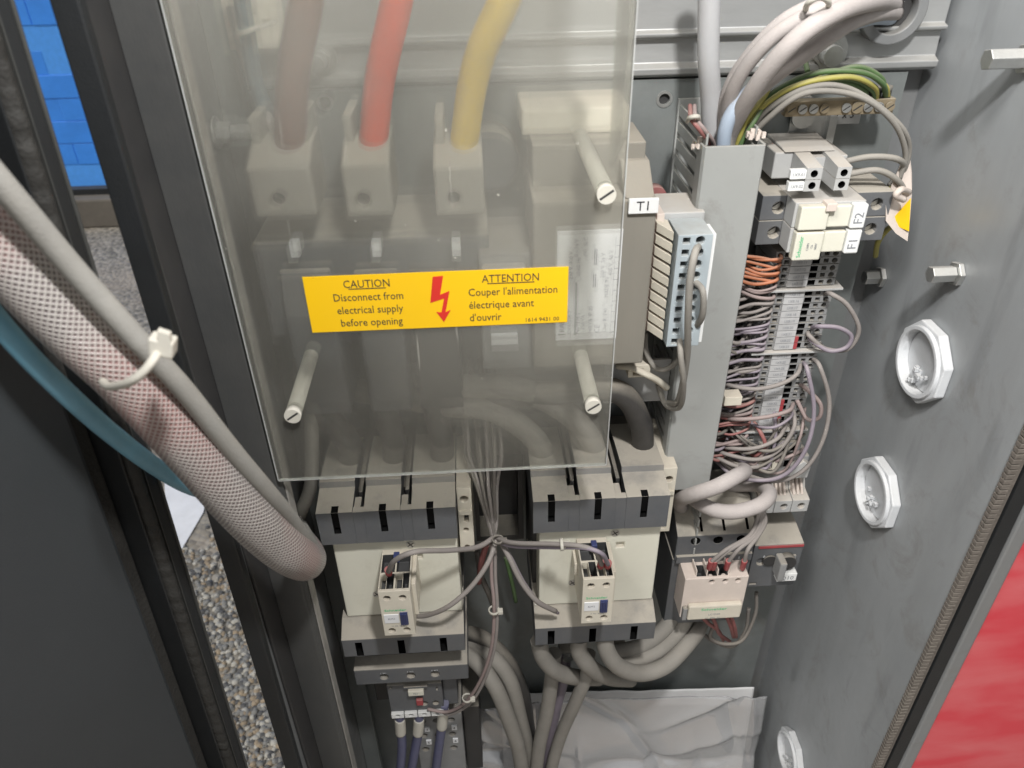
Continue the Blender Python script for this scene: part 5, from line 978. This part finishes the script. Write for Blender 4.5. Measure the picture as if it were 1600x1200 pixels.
for pts, r_, mm, lb in bc: cable('power_cable', pts, r_, mm, lb)
# terminal screws/lugs visible beneath right contactor
t = thing('terminal_lug', at(890, 1025, -.09), 'dusty metal lug under the right contactor', 'lug')
for k, px in enumerate((886, 968)):
    c = at(px, 1022, -.085); g = MB(); g.box(c.x - .008, c.x + .008, -.088, -.06, c.z - .008, c.z + .006); build('lug_body', g, m_slate, t, bevel=.002); g = MB(); g.cyl((c.x, -.0882, c.z), FRONT, .0055, .004, 6, sm=False); build('lug_nut', g, m_steel, t)
# cable left of the left contactor
cable('side_cable', [(470, 500, -.08), (482, 560, -.085), (486, 640, -.09), (487, 700, -.09), (485, 760, -.09), (470, 800, -.085), (460, 830, -.06)], .0058, m_cable, 'pale cable running down the left side behind the nylon screw')
# ================================================================== document pouch
pc = thing('document_folder', at(960, 1130, -.03), 'creased clear plastic folder with white papers at the bottom', 'folder')
def sheet(name, px, y, m, amp, seed, nx=110, nz=70, fold=0):
    (xa_, ya_), (xb_, yb_) = px; A = at(xa_, ya_, y); B = at(xb_, yb_, y); g = MB(); rs = random.Random(seed)
    from mathutils import noise as ns
    vs = []
    H_ = .26; CR = []
    for q_ in range(26 if amp > .008 else 3):
        th_ = rs.uniform(0, math.pi); ax_, az_ = math.cos(th_), math.sin(th_); X_, Z_ = rs.uniform(0, .36), rs.uniform(-.24, 0); CR.append((ax_, az_, ax_ * X_ + az_ * Z_, rs.choice((-1, 1)) * rs.uniform(.3, .8), -X_ * az_ + Z_ * ax_, rs.uniform(30, 90)))
    for j in range(nz + 1):
        row = []
        for i in range(nx + 1):
            u, v_ = i / nx, j / nz; x = A.x + (B.x - A.x) * u; z = A.z + (B.z - A.z) * u - H_ * v_
            d = ns.noise(Vector((x * 5 + seed, z * 4, seed))) * amp * .6
            for ax_, az_, c_, a_, e_, k_ in CR:
                X_, Z_ = x - A.x, z - A.z; q1 = X_ * ax_ + Z_ * az_ - c_; q2 = -X_ * az_ + Z_ * ax_ - e_
                d += a_ * amp * (math.exp(-abs(q1) * k_) if q1 > 0 else math.exp(q1 * k_ * 2.5)) * math.exp(-(q2 / .07) ** 2)
            d -= amp * 1.2
            if j == 0: z += ns.noise(Vector((x * 30, seed, 0))) * .003
            row.append(g.v((x, y - abs(d) - fold * (v_ * .035), z)))
        vs.append(row)
    for j in range(nz):
        for i in range(nx): g.face([vs[j][i], vs[j][i + 1], vs[j + 1][i + 1], vs[j + 1][i]], 0, True)
    o = build(name, g, m, pc, merge=False); sd_ = o.modifiers.new('thick', 'SOLIDIFY'); sd_.thickness = .0006; return o
sheet('paper_stack', ((782, 1082), (1178, 1072)), -.012, m_paper, .0012, 3, fold=1)
sheet('plastic_film', ((742, 1076), (1190, 1064)), -.022, m_film, .018, 8, fold=1)
# ================================================================== right wall hardware
def conduit_nut(px, py, lb, r=.036):
    c = atx(px, py, XR - .012); t = thing('conduit_nut', (XR, c.y, c.z), lb, 'conduit nut', 'white conduit nuts on the right wall'); n_ = (-1, 0, 0)
    b_ = Vector((XR - .0002, c.y, c.z))
    g = MB(); g.ring(b_, n_, r, r * .80, .008, 8, rot=.39); build('hex_ring', g, m_nut, t, bevel=.0012)
    g = MB(); g.ring(b_, n_, r * .86, r * .75, .011, 40); build('threaded_collar', g, m_nut, t, bevel=.0008)
    g = MB(); g.cyl(b_ + Vector((-.001, 0, 0)), n_, r * .73, .001, 32); build('inner_disc', g, m_nut, t)
    g = MB(); rr = random.Random(int(px))
    for k in range(14):
        a_ = rr.uniform(3.6, 5.6); q = b_ + Vector((-.0025 - rr.uniform(0, .006), math.cos(a_) * r * .5 * rr.uniform(.2, 1), math.sin(a_) * r * .6 * rr.uniform(.5, 1))); s_ = rr.uniform(.0006, .0018); g.box(q.x - s_, q.x + s_, q.y - s_, q.y + s_, q.z - s_, q.z + s_)
    build('debris', g, m_nut, t, kind='stuff', merge=False)
    return t
conduit_nut(1428, 566, 'upper white conduit nut on the right wall', .0345)
conduit_nut(1357, 770, 'middle white conduit nut on the right wall', .0345)
conduit_nut(1226, 1178, 'lowest white conduit nut at the bottom edge of the right wall', .031)
def wall_stud(px, py, lb, L_=.022, r=.008):
    c = atx(px, py, XR - L_ * .5); t = thing('hex_bolt', (XR, c.y, c.z), lb, 'bolt', 'zinc bolts in the right wall'); b_ = Vector((XR - .0002, c.y, c.z)); n_ = (-1, 0, 0)
    g = MB(); g.cyl(b_, n_, r * 1.25, .004, 6, sm=False); build('nut', g, m_steel, t, bevel=.0005)
    g = MB(); g.cyl(b_ + Vector((-.0042, 0, 0)), n_, r * .85, L_, 6, sm=False); build('hex_shank', g, m_steel, t, bevel=.0005)
wall_stud(1580, 92, 'topmost bolt at the far right edge of the side wall', .024)
wall_stud(1436, 82, 'bolt near the top corner of the side wall', .012, .0085)
wall_stud(1480, 428, 'bolt above the upper white conduit nut', .018, .0075)
wall_stud(1368, 433, 'shaded dull bolt deep beside the terminal strip', .012, .0075)
# torn cream label with yellow triangle
c0 = at(1400, 330, -.06); t = thing('warning_tag', c0, 'torn crumpled cream tag with a yellow patch hanging beside the breakers', 'tag')
def tp_(pl, y=-.06): return [at(px, py, yy_) for px, py, yy_ in pl]
g = MB(); A = tp_([(1421, 232, -.045), (1405, 262, -.05), (1393, 290, -.058), (1384, 320, -.064), (1384, 345, -.066), (1400, 365, -.064), (1418, 377, -.06), (1422, 340, -.055), (1425, 300, -.05), (1425, 270, -.046)])
g.ext(A, (.0004, .0012, 0)); build('tag_sheet', g, m_pink, t)
g = MB(); B = [q + Vector((-.0012, -.0018, 0)) for q in tp_([(1424, 308, -.053), (1396, 340, -.060), (1398, 350, -.060), (1421, 360, -.058)])]; g.ext(B, (.0003, .0006, 0)); build('yellow_triangle', g, m_sticker, t)
wire('tag_string', [(1420, 300, -.05), (1408, 296, -.068), (1400, 305, -.07), (1412, 312, -.065)], .0025, m_pink, 'frayed knot at the hole of the crumpled tag', 'string')
wire('earth_wire', [(1400, 350, -.04), (1385, 360, -.045), (1372, 378, -.04), (1368, 400, -.02)], .0022, m_yw, 'yellow wire curling below the crumpled tag')
wire('earth_wire', [(1418, 262, -.04), (1405, 285, -.042), (1385, 300, -.045), (1378, 310, -.04)], .0022, m_yw, 'yellow wire peeking behind the crumpled tag')
# ================================================================== hoses on the left
HP = [(-150, 240, -.315), (-60, 325, -.31), (20, 410, -.305), (105, 500, -.30), (200, 590, -.295), (290, 690, -.285), (372, 788, -.27), (420, 838, -.255), (455, 866, -.238), (478, 876, -.205), (476, 862, -.16), (458, 835, -.11), (445, 800, -.05)]
P = [at(*q) for q in HP]
hs_ = thing('braided_hose', P[3], 'fat clear braided hose with reddish wires crossing the left side', 'hose')
g = MB(); g.tube(P, .0140, 32, 0, 12); build('sleeve', g, m_braid, hs_, merge=False)
cable('flexible_cable', [(-150, 130, -.33), (-60, 218, -.325), (10, 297, -.32), (110, 415, -.31), (200, 515, -.305), (228, 545, -.303), (290, 612, -.295), (360, 700, -.28), (420, 770, -.26), (455, 812, -.238), (478, 848, -.215), (486, 850, -.18), (470, 820, -.12)], .0050, m_hcable, 'dusty grey cable lying along the top of the braided hose', n=20)
cable('flexible_cable', [(-120, 350, -.300), (-20, 482, -.298), (48, 560, -.295), (120, 630, -.288), (180, 682, -.274), (240, 727, -.252), (300, 762, -.215), (370, 780, -.175)], .0050, m_bcable, 'blue cable running below the braided hose at the left', n=20)
c = at(235, 560, -.33)
t = thing('cable_tie', c, 'white cable tie strapping the grey cable to the braided hose', 'cable tie')
g = MB(); tp2 = [at(160, 596, -.315), at(172, 604, -.325), at(200, 598, -.338), at(225, 580, -.34), at(243, 556, -.336), at(250, 540, -.322)]
prevv = None
for i in range(len(tp2) - 1):
    pass
g.tube(tp2, .0019, 8); build('strap', g, m_nylon, t, merge=False)
g = MB(); c = at(248, 546, -.335); g.ext([c + Vector(v_) for v_ in ((-.005, 0, -.003), (.004, 0, -.005), (.006, 0, .002), (-.003, 0, .005))], (0, .007, 0)); build('lock_head', g, m_nylon, t, bevel=.0008)
g = MB(); c = at(256, 538, -.335); g.ext([c + Vector(v_) for v_ in ((-.003, 0, -.004), (.002, 0, -.005), (.003, 0, .004), (-.001, 0, .006))], (0, .003, 0)); build('tie_tail', g, m_nylon, t)

# tidy helper properties
for o in LIVE:
    if 'org' in o: del o['org']
